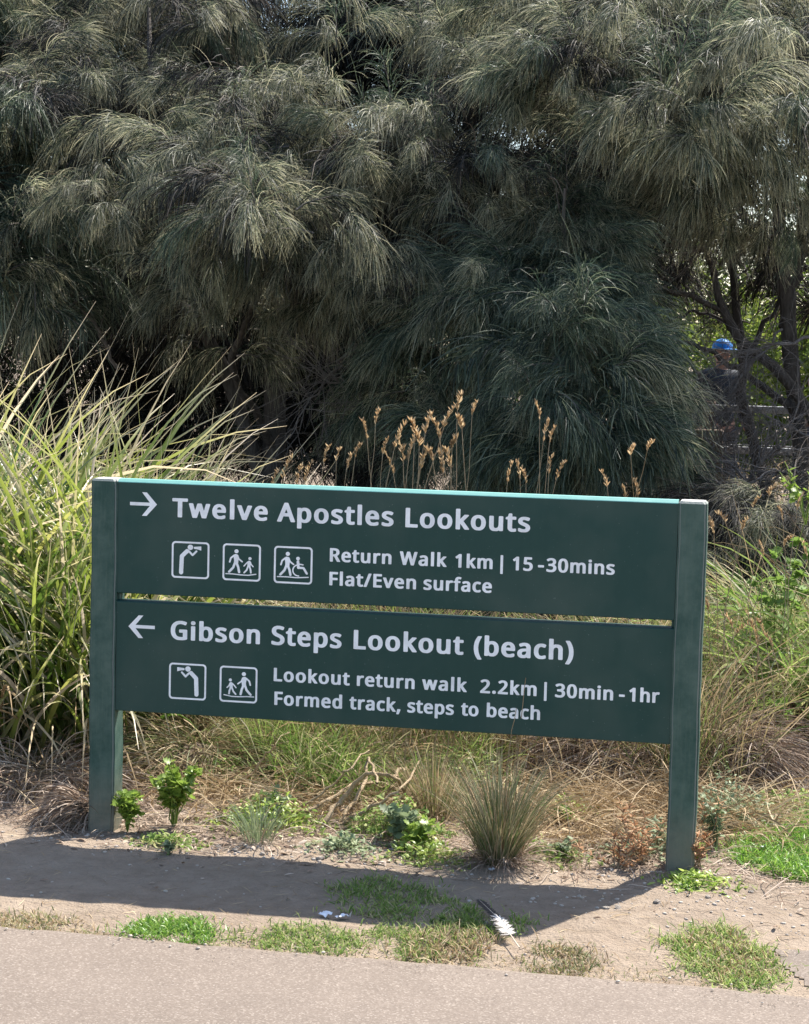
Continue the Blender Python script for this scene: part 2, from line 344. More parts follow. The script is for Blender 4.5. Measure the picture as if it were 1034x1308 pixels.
# worn tongue of path surface running off to the right beyond the dirt
ta = [at(u, v, Z=.0) for u, v in ((975, 1189), (1034, 1189), (1110, 1190), (1110, 1262), (1034, 1256), (1010, 1243), (992, 1218))]
import bmesh
def inside(poly, X_, Y_):
    r = np.zeros(X_.shape, bool); m_ = len(poly)
    for i in range(m_):
        a, b_ = poly[i], poly[(i+1) % m_]
        if abs(b_[1]-a[1]) > 1e-9: r ^= ((a[1] > Y_) != (b_[1] > Y_)) & (X_ < (b_[0]-a[0])*(Y_-a[1])/(b_[1]-a[1])+a[0])
    return r
tx, ty = np.arange(2.05, 2.75, .012), np.arange(-1.15, -.7, .012); TX, TY = np.meshgrid(tx, ty)
TZ = ground_z(TX, TY)+.0035; jx = .03*(vnoise(TX*18, TY*18, 21)-.5); m_in = inside(ta, TX+jx, TY+jx)
i0 = (np.arange(len(ty)-1)[:, None]*len(tx)+np.arange(len(tx)-1)[None]).ravel(); i0 = i0[m_in[:-1, :-1].ravel()]; nn_ = len(tx)
me = np_mesh('path_branch', np.stack([TX, TY, TZ], -1).reshape(-1, 3), np.stack([i0, i0+1, i0+nn_+1, i0+nn_], -1))
tag(obj('path_branch', me, M['path']), 'short spur of paving at the right edge beyond the dirt', kind='structure')

# ---------------------------------------------------------------- the sign
GLYPHS = {"(":[299,[[137,-148,125,-142,112,-129,81,-87,65,-59,42,-14,19,48,6,108,-2,166,-2,271,1,298,14,373,26,416,41,456,69,511,112,573,124,586,137,591,225,591,242,583,248,576,249,568,210,506,189,463,164,396,153,356,143,301,138,246,138,193,146,123,156,76,169,31,197,-37,223,-84,246,-117,249,-129,242,-140,227,-148]]],")":[299,[[12,-148,2,-143,-5,-137,-9,-129,-9,-124,29,-62,49,-22,76,48,87,89,97,146,102,203,102,236,100,273,92,328,82,373,72,406,45,476,22,520,-7,563,-9,571,-2,583,14,591,102,591,114,587,124,578,164,523,195,463,219,398,234,331,242,268,242,176,239,146,229,83,217,36,204,1,174,-62,137,-117,117,-140,102,-148]]],",":[273,[[18,-124,3,-116,-3,-103,13,-38,31,52,37,92,40,99,48,107,63,112,158,112,173,106,182,97,187,87,185,69,155,-21,118,-108,108,-119,95,-125]]],"-":[316,[[17,163,7,168,0,174,-4,181,-5,189,-4,246,2,257,15,265,25,267,235,267,250,261,259,249,260,182,252,170,240,163]]],".":[273,[[75,-30,55,-20,43,-11,33,2,27,14,24,26,24,61,32,84,53,104,70,113,85,117,128,117,143,112,165,101,180,85,191,61,191,26,180,1,163,-17,138,-29]]],"/":[356,[[-7,-21,-17,-16,-24,-10,-28,-3,-27,2,186,575,196,586,211,593,296,593,308,590,316,585,321,578,324,570,321,560,111,-3,103,-13,88,-21]]],"0":[517,[[179,-26,157,-21,132,-11,102,8,82,25,64,45,48,69,36,94,22,134,16,157,5,229,5,344,11,392,24,452,36,484,59,524,69,538,92,560,127,582,169,597,192,600,269,600,294,594,319,586,348,569,362,560,389,532,399,519,415,492,426,467,442,414,452,344,455,279,453,262,452,224,447,179,433,119,415,74,400,49,388,34,357,7,314,-16,274,-27],[216,74,234,73,257,80,269,90,283,109,293,132,300,154,307,194,313,249,313,324,310,357,305,394,295,434,285,459,267,484,252,494,229,500,209,496,197,490,187,482,171,459,162,437,156,412,151,387,145,334,145,237,150,187,161,139,172,112,185,92,199,81]]],"1":[517,[[201,-21,186,-12,181,-5,180,2,179,420,174,423,139,395,124,387,91,387,81,391,75,397,40,442,38,452,41,461,54,473,204,589,216,593,296,593,306,589,314,583,318,575,320,568,319,0,311,-13,296,-21]]],"2":[517,[[23,-21,9,-13,2,0,2,55,6,65,208,271,242,310,261,338,276,368,284,397,287,425,284,448,277,468,266,483,248,493,226,498,206,498,188,495,153,482,100,448,71,446,57,452,42,468,12,505,10,513,12,518,23,531,36,541,78,568,118,585,141,592,168,598,193,601,241,601,273,598,318,586,348,571,371,555,391,535,406,514,419,488,426,460,429,430,426,395,419,365,394,310,362,265,316,214,221,119,205,105,189,88,191,84,198,83,431,82,444,75,451,62,452,2,449,-8,438,-17,423,-22]]],"3":[517,[[126,-26,69,-16,39,-6,7,12,1,19,-1,27,1,89,8,99,19,106,49,108,101,88,129,81,169,73,196,71,234,76,261,84,274,91,287,104,299,129,304,167,297,199,291,209,281,220,269,228,256,233,214,242,184,245,109,246,99,251,92,257,88,264,87,274,87,324,93,334,101,341,114,345,184,345,206,348,244,359,264,373,277,389,284,407,287,422,286,449,280,469,269,484,254,493,221,500,206,500,179,495,146,485,91,454,61,454,49,459,37,472,7,512,5,519,6,524,16,538,49,559,84,576,129,592,181,600,249,600,279,597,306,592,348,574,374,557,396,535,406,521,416,504,426,477,429,459,429,417,421,382,409,357,394,337,357,304,359,299,383,287,401,272,418,254,435,227,441,209,447,184,447,139,441,109,426,74,410,49,379,19,361,7,329,-9,296,-19,251,-27]]],"5":[517,[[136,-26,118,-24,76,-14,43,-2,28,6,21,12,16,19,14,27,14,87,18,98,26,105,36,109,61,110,116,87,181,73,216,73,253,83,266,89,279,99,289,112,297,127,301,139,306,172,303,199,297,222,285,242,273,252,258,260,233,267,211,270,178,270,118,260,86,261,56,276,33,293,29,302,29,314,51,571,61,585,78,593,376,593,388,591,401,582,406,569,406,512,404,504,399,497,388,490,378,488,183,487,179,482,176,464,170,374,173,371,178,370,263,370,308,362,338,351,367,334,388,320,403,304,418,286,434,257,446,214,446,149,440,122,432,97,411,59,389,34,361,11,328,-6,293,-19,251,-27]]],"A":[570,[[-15,-21,-25,-16,-32,-10,-36,-3,-35,2,187,574,197,586,212,593,295,593,310,589,320,580,327,568,542,12,545,0,543,-8,532,-17,518,-22,428,-22,410,-14,402,-5,343,148,338,155,178,156,170,154,165,146,108,-3,100,-13,82,-22],[212,262,220,261,292,261,298,262,300,265,286,308,257,380,252,378,247,365,212,270]]],"E":[504,[[63,-21,48,-12,43,-5,41,2,41,565,43,578,53,588,63,592,70,593,400,593,408,593,418,589,425,582,431,572,431,513,426,500,413,490,400,488,193,488,185,485,184,363,186,353,195,351,398,350,410,342,418,331,419,277,418,267,413,259,403,252,393,248,195,248,185,246,184,238,184,92,185,86,193,83,400,83,413,81,425,73,431,62,431,2,428,-8,418,-17,403,-22]]],"F":[474,[[63,-21,48,-12,43,-5,41,2,41,565,43,578,53,588,63,592,70,593,400,593,408,593,418,589,425,582,431,572,431,515,428,502,415,492,403,488,193,488,185,486,184,478,184,338,185,328,193,326,385,326,398,324,410,315,416,305,416,247,413,238,405,230,390,223,188,222,185,220,184,212,184,5,182,-5,173,-15,158,-22]]],"G":[642,[[261,-26,234,-21,191,-9,156,7,134,21,106,42,75,77,58,102,44,129,28,172,20,204,15,244,15,332,25,384,38,422,54,454,68,477,79,491,119,531,164,561,216,584,261,595,304,600,386,600,459,590,521,571,544,557,548,549,549,542,522,477,514,469,504,464,474,464,434,479,381,492,361,495,321,495,281,487,259,478,239,467,215,449,192,419,176,388,171,372,160,317,160,254,165,217,179,172,195,142,211,120,227,107,254,91,301,78,319,75,364,75,391,78,411,82,417,89,416,213,414,216,409,218,314,218,299,225,293,232,290,242,290,299,293,309,301,317,316,323,531,323,546,318,556,309,560,297,560,29,558,17,549,7,531,-1,486,-14,444,-22,396,-27]]],"L":[478,[[63,-21,48,-12,43,-5,41,2,42,572,49,585,65,593,160,593,170,589,178,583,182,575,184,568,184,88,188,84,193,83,413,82,425,75,433,62,433,0,425,-13,408,-22]]],"R":[557,[[63,-21,48,-12,43,-5,41,2,41,565,43,578,53,588,68,593,253,593,265,591,295,591,340,583,373,572,400,559,423,543,443,523,454,508,466,483,473,462,478,432,478,387,475,368,468,342,448,307,415,274,378,251,374,245,514,15,520,2,518,-8,510,-15,495,-22,393,-22,378,-16,369,-8,240,212,233,216,193,216,185,213,184,208,184,5,180,-8,173,-15,158,-22],[186,320,193,318,250,318,270,321,300,332,318,346,327,363,333,385,334,420,327,448,315,467,305,474,293,480,255,488,208,491,190,491,185,488,184,480,184,330]]],"S":[498,[[128,-26,68,-16,28,-3,11,7,6,15,4,24,4,84,10,97,26,107,53,108,111,89,158,78,178,75,211,75,236,79,263,89,281,102,287,112,293,130,294,162,290,174,283,189,263,207,228,226,153,254,103,279,71,303,49,324,35,344,26,362,14,402,12,439,15,464,24,494,38,519,50,534,78,559,111,578,161,595,196,600,273,600,328,592,368,582,398,571,416,559,420,552,422,544,405,494,398,482,391,474,378,468,348,468,301,484,266,492,246,495,211,494,183,486,167,472,160,459,157,447,157,419,160,404,166,392,181,376,208,359,298,323,348,298,376,280,406,249,417,234,426,217,431,202,436,177,436,129,427,92,409,57,383,28,353,6,323,-9,291,-19,251,-27]]],"T":[504,[[173,-21,158,-12,153,-5,151,2,151,484,148,487,143,488,1,488,-14,492,-24,500,-28,510,-29,568,-27,576,-17,588,-7,592,1,593,441,593,453,591,466,582,471,570,471,510,468,502,461,495,451,489,443,488,301,488,296,486,294,483,294,7,292,-5,283,-15,268,-22]]],"W":[804,[[147,-21,136,-15,129,-8,119,22,-24,562,-23,575,-18,584,-8,590,2,593,92,593,107,589,117,580,135,515,196,272,199,262,202,259,207,266,299,578,310,588,325,593,415,593,430,589,437,582,443,572,534,267,539,257,542,256,547,268,623,570,627,578,637,588,652,593,745,593,757,589,765,583,769,575,769,568,625,22,617,-3,611,-13,602,-18,592,-22,502,-22,487,-16,477,-7,472,5,381,312,375,333,372,337,370,338,361,318,267,-5,257,-15,242,-22]]],"a":[508,[[124,-26,92,-17,62,-2,37,20,22,39,8,67,3,92,3,142,11,172,26,199,51,224,64,235,92,250,124,262,174,272,274,278,277,279,280,284,280,304,274,329,265,344,255,352,237,358,209,357,185,352,122,328,97,328,89,330,77,337,68,349,51,392,52,404,64,417,94,432,139,447,179,455,222,458,279,455,309,449,339,438,367,421,389,399,407,369,417,329,420,302,420,9,418,-3,409,-13,394,-20,322,-19,309,-14,294,-1,254,-20,222,-27],[174,72,197,70,217,74,242,85,257,97,266,109,274,130,280,162,280,182,277,186,259,188,199,179,172,171,157,158,150,147,146,132,146,102,155,82]]],"b":[551,[[221,-26,193,-19,158,-3,153,-4,143,-13,131,-19,56,-19,41,-12,32,-1,31,602,33,609,37,617,53,627,148,628,161,623,170,614,174,602,174,452,176,444,181,442,201,449,226,455,278,458,316,455,358,443,383,431,401,419,436,384,458,349,474,307,478,284,484,239,484,189,481,162,473,122,463,92,448,62,434,42,404,12,393,4,366,-11,341,-21,311,-27],[249,72,263,71,286,76,303,86,311,94,325,119,333,144,339,174,341,207,341,227,336,272,329,299,319,322,308,337,296,347,278,354,258,358,236,354,218,348,208,343,198,333,189,317,182,299,174,249,174,179,180,147,188,117,202,92,213,83,228,76]]],"c":[443,[[189,-26,149,-17,114,-1,97,9,84,20,57,47,40,72,30,92,18,127,10,174,10,254,15,287,26,324,44,359,73,397,109,425,147,443,177,452,212,457,272,458,317,452,359,440,384,427,390,419,392,412,372,354,362,342,349,336,324,336,265,352,242,355,222,352,202,345,193,339,179,325,166,302,155,262,152,242,152,184,161,142,174,109,185,94,209,80,237,73,249,73,284,79,332,95,359,95,374,89,382,81,385,72,384,12,377,1,364,-6,332,-19,309,-24,287,-27]]],"d":[551,[[172,-26,149,-21,129,-13,99,3,87,13,59,39,49,53,28,92,16,134,10,167,10,252,16,294,31,342,51,377,62,391,84,413,107,430,139,445,159,452,192,457,249,458,272,455,297,448,314,441,317,442,320,449,320,602,324,614,332,622,347,628,432,628,442,626,454,617,459,609,460,602,460,9,458,-3,449,-13,434,-20,357,-19,344,-14,332,-4,292,-20,264,-27],[223,72,237,70,257,74,279,82,292,91,302,107,310,127,317,157,320,179,320,234,317,259,311,289,303,314,294,332,282,344,267,352,239,358,227,357,204,351,194,345,184,334,172,317,163,294,153,242,153,179,161,139,169,114,180,97,194,83,207,76]]],"e":[510,[[197,-26,174,-21,144,-12,102,11,87,22,59,50,40,77,29,99,19,127,10,172,10,249,13,272,26,319,44,357,64,386,89,411,104,422,144,443,184,455,207,458,257,458,284,455,322,444,363,422,377,412,397,392,417,364,429,339,437,314,444,279,445,207,443,197,434,187,419,180,159,180,154,174,161,139,173,114,189,95,209,82,242,73,277,73,307,78,377,100,402,100,409,98,422,89,427,79,427,22,422,11,409,1,379,-11,342,-22,307,-27],[160,279,169,278,292,278,297,279,300,287,290,319,284,332,275,342,266,349,254,355,242,358,224,358,202,351,183,337,166,309,159,287]]],"f":[334,[[75,-21,60,-12,55,-5,53,2,52,350,47,355,0,356,-15,363,-22,370,-24,377,-24,410,-18,419,-8,425,47,444,51,448,53,493,59,523,66,545,84,575,115,605,145,621,175,630,197,633,260,633,292,628,321,620,337,610,344,598,327,542,321,532,307,524,295,523,277,524,237,533,220,532,207,523,196,495,193,478,193,458,194,452,197,449,275,448,287,444,295,438,300,425,300,382,299,375,295,368,280,357,200,356,195,353,193,350,193,7,191,-5,182,-15,167,-22]]],"h":[554,[[53,-21,38,-12,33,-5,32,2,32,608,40,620,56,628,151,628,166,620,172,612,174,605,174,450,176,440,181,440,208,450,236,456,313,456,346,450,373,441,406,423,421,410,433,395,449,368,459,342,464,312,464,0,456,-13,438,-22,351,-21,338,-16,330,-8,326,5,326,270,323,300,318,322,306,343,291,352,263,358,231,352,218,347,208,341,191,320,182,295,174,250,174,5,171,-8,163,-15,148,-22]]],"i":[265,[[55,-21,40,-12,35,-5,33,2,34,428,42,440,58,448,150,448,160,444,168,438,172,430,173,422,173,0,165,-13,150,-21],[78,482,50,496,41,505,33,518,29,530,28,558,36,580,53,598,83,610,125,610,149,600,165,588,174,575,177,565,180,542,173,515,158,498,133,483,120,481]]],"k":[486,[[53,-21,38,-12,33,-5,32,2,32,608,40,620,56,628,148,628,163,620,169,612,171,605,171,325,173,314,179,315,294,438,308,446,318,448,416,448,431,442,439,432,440,425,436,416,283,256,277,247,276,243,453,7,455,-3,446,-15,431,-22,328,-22,316,-18,299,-3,188,148,183,153,178,154,173,150,172,145,171,2,167,-10,158,-17,146,-22]]],"l":[265,[[53,-21,38,-12,33,-5,32,2,32,608,40,620,56,628,151,628,161,624,168,618,173,610,174,602,174,0,166,-13,151,-21]]],"m":[808,[[53,-21,43,-16,36,-10,32,-3,31,5,31,422,34,432,43,443,58,448,133,448,143,445,161,434,196,448,223,455,246,458,288,458,328,453,351,446,376,434,403,416,441,438,481,452,521,458,561,458,588,455,612,450,648,434,668,420,693,392,704,370,712,348,719,308,719,2,716,-8,708,-15,693,-22,606,-22,591,-16,581,-5,579,5,578,298,571,328,561,345,546,353,526,357,493,351,476,341,461,320,452,292,446,260,446,5,443,-8,436,-15,421,-22,333,-22,316,-14,310,-8,307,2,306,282,303,308,297,330,286,345,273,353,251,357,221,351,204,340,190,320,179,288,174,252,174,5,171,-8,163,-15,148,-22]]],"n":[554,[[53,-21,38,-12,33,-5,32,2,31,420,33,430,37,438,46,444,56,448,131,448,143,445,158,434,163,432,193,446,231,455,256,458,296,458,326,455,356,448,388,435,411,420,431,400,447,375,458,345,464,315,464,5,463,-3,459,-10,451,-17,438,-22,356,-22,341,-18,330,-8,326,5,326,270,323,300,318,322,306,343,291,352,263,358,233,352,211,343,196,328,182,292,174,250,174,5,171,-8,163,-15,148,-22]]],"o":[543,[[192,-26,152,-16,124,-3,100,12,67,42,54,59,35,89,18,134,10,177,10,254,21,309,39,351,59,381,94,414,112,426,144,442,174,452,214,458,274,458,317,450,364,431,402,404,432,371,443,354,458,324,466,299,472,274,477,222,475,172,467,132,456,99,435,62,405,27,372,2,337,-15,317,-21,289,-27],[233,72,244,70,272,76,287,84,299,93,309,107,319,127,327,152,332,187,332,244,329,264,320,299,310,319,299,335,282,348,242,358,222,354,202,347,187,337,179,328,169,311,161,287,152,242,153,184,158,152,168,122,183,97,190,89,212,77]]],"p":[551,[[53,-213,43,-209,36,-202,32,-195,31,-187,31,420,34,433,43,443,53,447,61,448,136,448,146,445,163,434,211,452,251,458,291,458,318,455,358,444,397,423,428,395,453,360,463,340,473,309,481,270,484,240,484,190,476,133,459,83,434,43,404,13,387,0,348,-18,331,-24,296,-29,251,-29,211,-23,181,-13,176,-14,174,-22,174,-187,171,-200,163,-208,148,-214],[247,73,263,71,283,76,298,85,308,95,321,115,331,140,339,178,341,208,341,225,336,270,326,303,317,323,306,338,293,348,281,353,258,357,223,350,211,344,200,335,190,320,185,308,177,275,174,250,174,180,180,145,188,118,199,98,211,86,228,77]]],"r":[389,[[53,-21,38,-12,33,-5,32,2,31,420,35,435,43,443,56,448,133,448,148,444,161,431,166,429,211,451,251,458,288,458,318,456,333,452,342,448,352,438,354,428,346,372,338,359,321,349,293,348,266,352,251,350,233,344,207,325,193,305,185,290,177,267,174,245,174,5,171,-8,163,-15,148,-22]]],"s":[442,[[111,-26,73,-19,43,-9,18,3,12,9,7,22,7,74,8,84,12,92,28,102,53,103,113,81,141,74,178,69,196,70,221,76,234,84,240,92,243,102,244,119,238,132,225,144,201,158,123,189,73,214,53,228,27,254,13,277,7,302,7,347,19,379,27,392,50,414,71,430,111,447,146,455,171,458,228,458,263,455,303,447,340,434,358,426,369,414,371,407,371,399,349,349,341,341,331,335,323,333,301,333,241,352,196,359,168,355,156,350,147,342,144,327,147,309,163,296,271,251,316,228,338,212,358,192,376,162,382,137,381,94,373,67,365,49,351,31,323,6,298,-8,268,-19,223,-27]]],"t":[347,[[153,-26,113,-13,89,2,68,23,59,34,50,52,42,79,39,99,38,349,33,355,-5,357,-17,365,-24,377,-24,404,-20,414,-10,425,40,449,45,459,68,532,78,542,90,547,153,548,165,543,173,537,178,524,179,459,179,454,183,451,280,450,295,442,301,434,303,427,303,377,299,367,290,360,278,355,188,355,180,352,179,124,182,99,185,90,192,79,200,74,210,71,220,70,255,77,278,78,288,76,298,69,304,62,306,54,305,2,301,-6,293,-13,258,-24,238,-27]]],"u":[554,[[166,-26,143,-21,126,-16,98,-2,78,13,55,39,41,67,35,84,29,112,27,154,27,422,30,437,38,445,51,450,141,450,156,446,167,434,169,422,169,144,172,122,180,99,191,83,208,74,233,70,271,79,289,89,302,107,313,134,322,187,322,422,324,434,333,445,348,450,433,450,448,446,458,436,462,424,462,9,458,-6,451,-13,436,-20,358,-19,346,-14,333,-4,291,-21,263,-27]]],"v":[465,[[150,-21,135,-12,124,5,-31,415,-34,425,-30,435,-20,444,-5,448,85,448,98,444,105,438,118,412,191,205,202,181,208,185,289,412,302,438,312,445,322,448,412,448,428,444,438,432,440,425,438,418,283,7,275,-8,267,-15,252,-22]]],"w":[688,[[114,-20,102,-14,94,-6,85,18,-25,421,-24,431,-17,441,-6,447,1,449,89,449,99,447,111,438,117,428,124,403,168,233,171,224,174,223,190,266,241,428,248,438,259,446,271,449,364,449,376,444,384,438,393,421,449,236,453,226,456,223,464,241,513,428,518,438,531,447,546,449,629,449,641,444,649,438,654,426,649,401,539,6,534,-7,529,-13,511,-21,414,-21,401,-18,389,-9,383,1,319,212,314,218,310,213,252,31,237,-9,229,-16,216,-21]]],"|":[500,[[177,-214,167,-209,160,-203,156,-196,155,-188,155,607,162,620,179,630,259,630,277,622,283,614,285,604,285,-191,283,-198,278,-206,262,-214]]]}
PICTO = {"a":[[86,1,66,5,46,15,24,35,5,66,0,91,0,909,6,934,23,964,36,977,51,987,74,996,94,1000,909,1000,934,994,964,977,977,964,987,949,996,926,1000,906,1000,91,994,66,976,35,964,23,950,14,934,6,909,0],[96,49,896,47,911,51,924,57,939,70,949,89,952,104,952,894,949,911,944,921,929,939,911,949,894,952,106,952,84,947,71,940,61,930,51,911,47,894,47,104,51,89,60,71,74,58],[251,98,236,102,219,112,206,129,200,149,202,241,205,254,205,309,207,321,207,379,210,391,210,446,212,459,212,516,215,529,215,584,218,611,223,626,234,640,371,782,384,792,396,796,416,797,429,794,441,787,456,772,469,766,554,677,572,694,611,737,641,767,654,772,669,769,679,759,682,749,681,741,677,731,576,620,569,614,554,610,539,615,480,679,451,705,446,702,410,666,326,576,322,531,322,476,320,464,320,406,317,394,317,339,315,326,315,269,312,256,310,146,304,129,289,110,271,101],[776,773,689,799,592,811,587,819,588,861,591,864,606,867,779,884,782,876,782,781,781,775],[484,776,456,785,446,792,435,804,423,829,420,846,423,864,433,889,454,909,479,920,509,919,531,910,546,899,559,881,564,869,567,844,559,816,550,801,541,793,528,784,514,778,499,775]],"b":[[86,1,66,5,46,15,24,35,5,66,0,91,0,909,6,934,23,964,36,977,51,987,74,996,94,1000,909,1000,934,994,964,977,977,964,987,949,996,926,1000,906,1000,91,994,66,976,35,964,23,950,14,934,6,909,0],[96,49,896,47,911,51,924,57,939,70,949,89,952,104,952,894,949,911,944,921,929,939,911,949,894,952,106,952,84,947,71,940,61,930,51,911,47,894,47,104,51,89,60,71,74,58],[649,146,639,147,486,147,269,165,89,165,78,169,75,179,79,187,91,192,279,192,459,177,529,177,544,175,679,175,879,212,886,209,892,199,890,189,881,183,676,145],[164,206,154,212,146,224,144,234,147,249,254,371,297,494,300,559,289,626,287,636,284,639,276,635,253,614,233,594,209,501,204,488,196,483,186,480,179,482,169,488,165,496,165,511,193,616,203,629,274,692,286,701,297,704,319,721,331,722,376,716,386,706,399,703,405,696,439,606,524,539,531,531,534,524,534,516,527,506,521,502,511,501,500,506,426,564,419,568,415,566,406,466,436,386,444,359,467,241,465,224,459,213,444,205,425,206,411,219,405,239,384,351,354,431,346,444,342,439,305,336,214,233,192,211,181,205],[569,206,559,210,551,218,548,226,550,234,565,256,616,316,649,411,652,479,649,483,636,472,580,401,569,391,559,390,551,395,548,401,548,414,600,481,651,535,669,541,684,556,716,551,739,534,763,469,770,459,809,416,817,404,816,394,811,388,806,385,796,386,786,392,744,439,739,441,735,436,733,396,759,316,767,236,765,224,756,213,744,210,733,214,724,224,714,311,694,374,689,382,684,375,654,291,591,218,581,208],[709,573,691,580,683,589,676,604,675,624,681,639,691,649,706,656,724,657,739,651,749,641,756,629,759,614,754,596,744,583,724,573],[351,743,335,749,317,764,308,781,305,801,311,821,329,842,341,849,354,852,366,852,384,847,401,834,414,809,415,789,407,769,389,751,366,743]],"c":[[86,1,66,5,46,15,24,35,5,66,0,91,0,909,6,934,23,964,36,977,51,987,74,996,94,1000,909,1000,934,994,964,977,977,964,987,949,996,926,1000,906,1000,91,994,66,976,35,964,23,950,14,934,6,909,0],[96,49,896,47,911,51,924,57,939,70,949,89,952,104,952,894,949,911,944,921,929,939,911,949,894,952,106,952,84,947,71,940,61,930,51,911,47,894,47,104,51,89,60,71,74,58],[556,156,501,157,489,160,439,160,426,162,379,162,364,165,236,165,224,162,94,160,83,164,80,176,81,182,86,186,111,190,194,190,206,192,284,192,299,195,324,195,339,192,386,192,399,190,449,190,461,187,509,187,521,185,604,182,896,205,909,199,912,189,909,180,896,175,699,162,619,155],[619,201,581,210,561,220,534,240,517,256,503,276,488,306,480,334,477,374,480,396,488,424,503,454,516,472,546,499,566,512,591,523,594,526,590,574,590,606,598,621,614,634,595,644,583,656,576,674,575,691,583,711,594,722,614,731,626,732,641,729,654,721,668,704,672,689,671,676,661,653,654,646,633,634,649,622,656,609,662,554,666,550,756,536,766,532,772,524,772,516,769,509,756,504,668,516,665,511,665,496,669,467,676,465,764,465,779,461,786,457,799,441,881,306,887,289,882,274,871,264,851,262,841,267,828,284,761,394,751,407,681,407,661,410,636,402,621,406,614,410,608,416,603,426,600,439,597,484,596,486,591,488,574,479,551,462,531,436,518,411,513,394,510,376,510,351,516,326,523,306,536,285,551,267,574,250,594,240,624,232,654,232,659,229,660,209,667,201],[159,206,150,211,143,221,140,229,141,244,153,261,249,369,291,486,295,516,294,569,284,631,281,638,279,639,231,596,206,506,200,489,194,483,184,480,176,481,167,486,161,496,160,506,191,619,210,639,276,697,296,706,311,719,324,722,371,716,381,706,394,703,401,696,435,606,516,542,529,526,530,516,526,508,514,501,506,501,495,506,419,566,414,567,410,564,402,481,402,464,439,364,462,246,461,223,449,209,436,204,421,206,408,216,402,231,379,356,349,434,344,443,341,443,309,356,297,331,189,210,179,205],[346,743,323,754,309,770,302,786,303,809,308,824,323,841,339,849,361,852,386,843,399,831,409,809,410,786,404,771,389,753,366,743]]}
SW = 1.9452
sign = empty('direction_sign', (SW/2, 0, 0))
tag(sign, 'dark green two board direction sign with white lettering between two square posts', 'direction sign')
def child_of_sign(o, px=None):
    o.parent = sign; o.location = (o.location[0]-SW/2, o.location[1], o.location[2]); return o
PW = .0865
for x0 in (0.0, SW-PW):
    import bmesh
    bm = bmesh.new(); bmesh.ops.create_cube(bm, size=1)
    bmesh.ops.scale(bm, vec=(PW, .095, 1.16+.45), verts=bm.verts); bmesh.ops.translate(bm, vec=(x0+PW/2, .0475, (1.13-.45)/2-.015), verts=bm.verts)
    bmesh.ops.bevel(bm, geom=[e for e in bm.edges if abs(e.verts[0].co.z-e.verts[1].co.z) > .5], offset=.008, segments=3, affect='EDGES')
    zt = max(v.co.z for v in bm.verts); bmesh.ops.bevel(bm, geom=[e for e in bm.edges if all(v.co.z > zt-1e-4 for v in e.verts)], offset=.007, segments=1, affect='EDGES')
    # many horizontal cuts so the post is not ruler straight
    for z in np.arange(-.3, 1.1, .06):
        bmesh.ops.bisect_plane(bm, geom=bm.verts[:]+bm.edges[:]+bm.faces[:], plane_co=(0, 0, z), plane_no=(0, 0, 1))
    for v in bm.verts:
        k = .0012*math.sin(v.co.z*9+x0*3)+.0007*math.sin(v.co.z*31+x0)
        v.co.x += k; v.co.y += .5*k
    me = bpy.data.meshes.new('post'); bm.to_mesh(me); bm.free()
    for p in me.polygons: p.use_smooth = True
    try: me.set_sharp_from_angle(angle=R(30))
    except Exception: pass
    child_of_sign(obj('post', me, M['post']))
BX0, BX1 = PW+.0005, SW-PW-.0005
boards = {}
for key, z0, z1, x1 in (('u', .7655, 1.1315, BX1), ('l', .3845, .7435, BX1)):
    prof = [(.010, z0+.002), (.012, z0), (.050, z0), (.052, z0+.002), (.052, z1-.002), (.050, z1), (.024, z1), (.0115, z1-.0085 if key == 'u' else z1-.004), (.010, z1-.0105 if key == 'u' else z1-.006)]
    V = np.array([(x, y, z) for x in (BX0, x1) for y, z in prof]); k9 = len(prof)
    me = bpy.data.meshes.new('sign_board'); me.from_pydata(V.tolist(), [], [(i, (i+1) % k9, k9+(i+1) % k9, k9+i) for i in range(k9)]+[tuple(range(k9))[::-1], tuple(range(k9, 2*k9))])
    me.update(); me.materials.append(M['sign']); me.materials.append(M['sunlit_fade'])
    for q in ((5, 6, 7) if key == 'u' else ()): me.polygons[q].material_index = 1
    boards[key] = child_of_sign(obj('sign_board', me, M['sign']))
    bmx = bmesh.new(); bmx.from_mesh(me); bmesh.ops.recalc_face_normals(bmx, faces=bmx.faces[:]); bmx.to_mesh(me); bmx.free()
    boards[key]['label'] = 'upper board, arrow pointing right' if key == 'u' else 'lower board, arrow pointing left'
YF = .010
def flat_shape(name, loops, xf, mat, parent, y=YF):
    """outline loops (x,z pairs) filled with even-odd rule, thin vinyl"""
    c = bpy.data.curves.new(name, 'CURVE'); c.dimensions = '2D'; c.fill_mode = 'BOTH'; c.extrude = .0003
    for lp in loops:
        s = c.splines.new('POLY'); s.points.add(len(lp)-1); s.use_cyclic_u = True
        for k, (a, b_) in enumerate(lp): s.points[k].co = (*xf(a, b_), 0, 1)
    o = bpy.data.objects.new('tmp', c); COL.objects.link(o)
    me = bpy.data.meshes.new_from_object(o.evaluated_get(bpy.context.evaluated_depsgraph_get()))
    bpy.data.objects.remove(o); bpy.data.curves.remove(c); me.name = name
    me.transform(Matrix.Translation((0, y-.0004, 0)) @ Matrix.Rotation(R(90), 4, 'X'))
    me.materials.clear()
    q = obj(name, me, mat); q.parent = parent; q.location = (-SW/2-parent.location[0]-0, 0, 0)
    q.location = (-(SW/2+parent.location[0]), -parent.location[1], -parent.location[2])
    return q
def pairs(a): return [(a[i]/1000, a[i+1]/1000) for i in range(0, len(a), 2)]
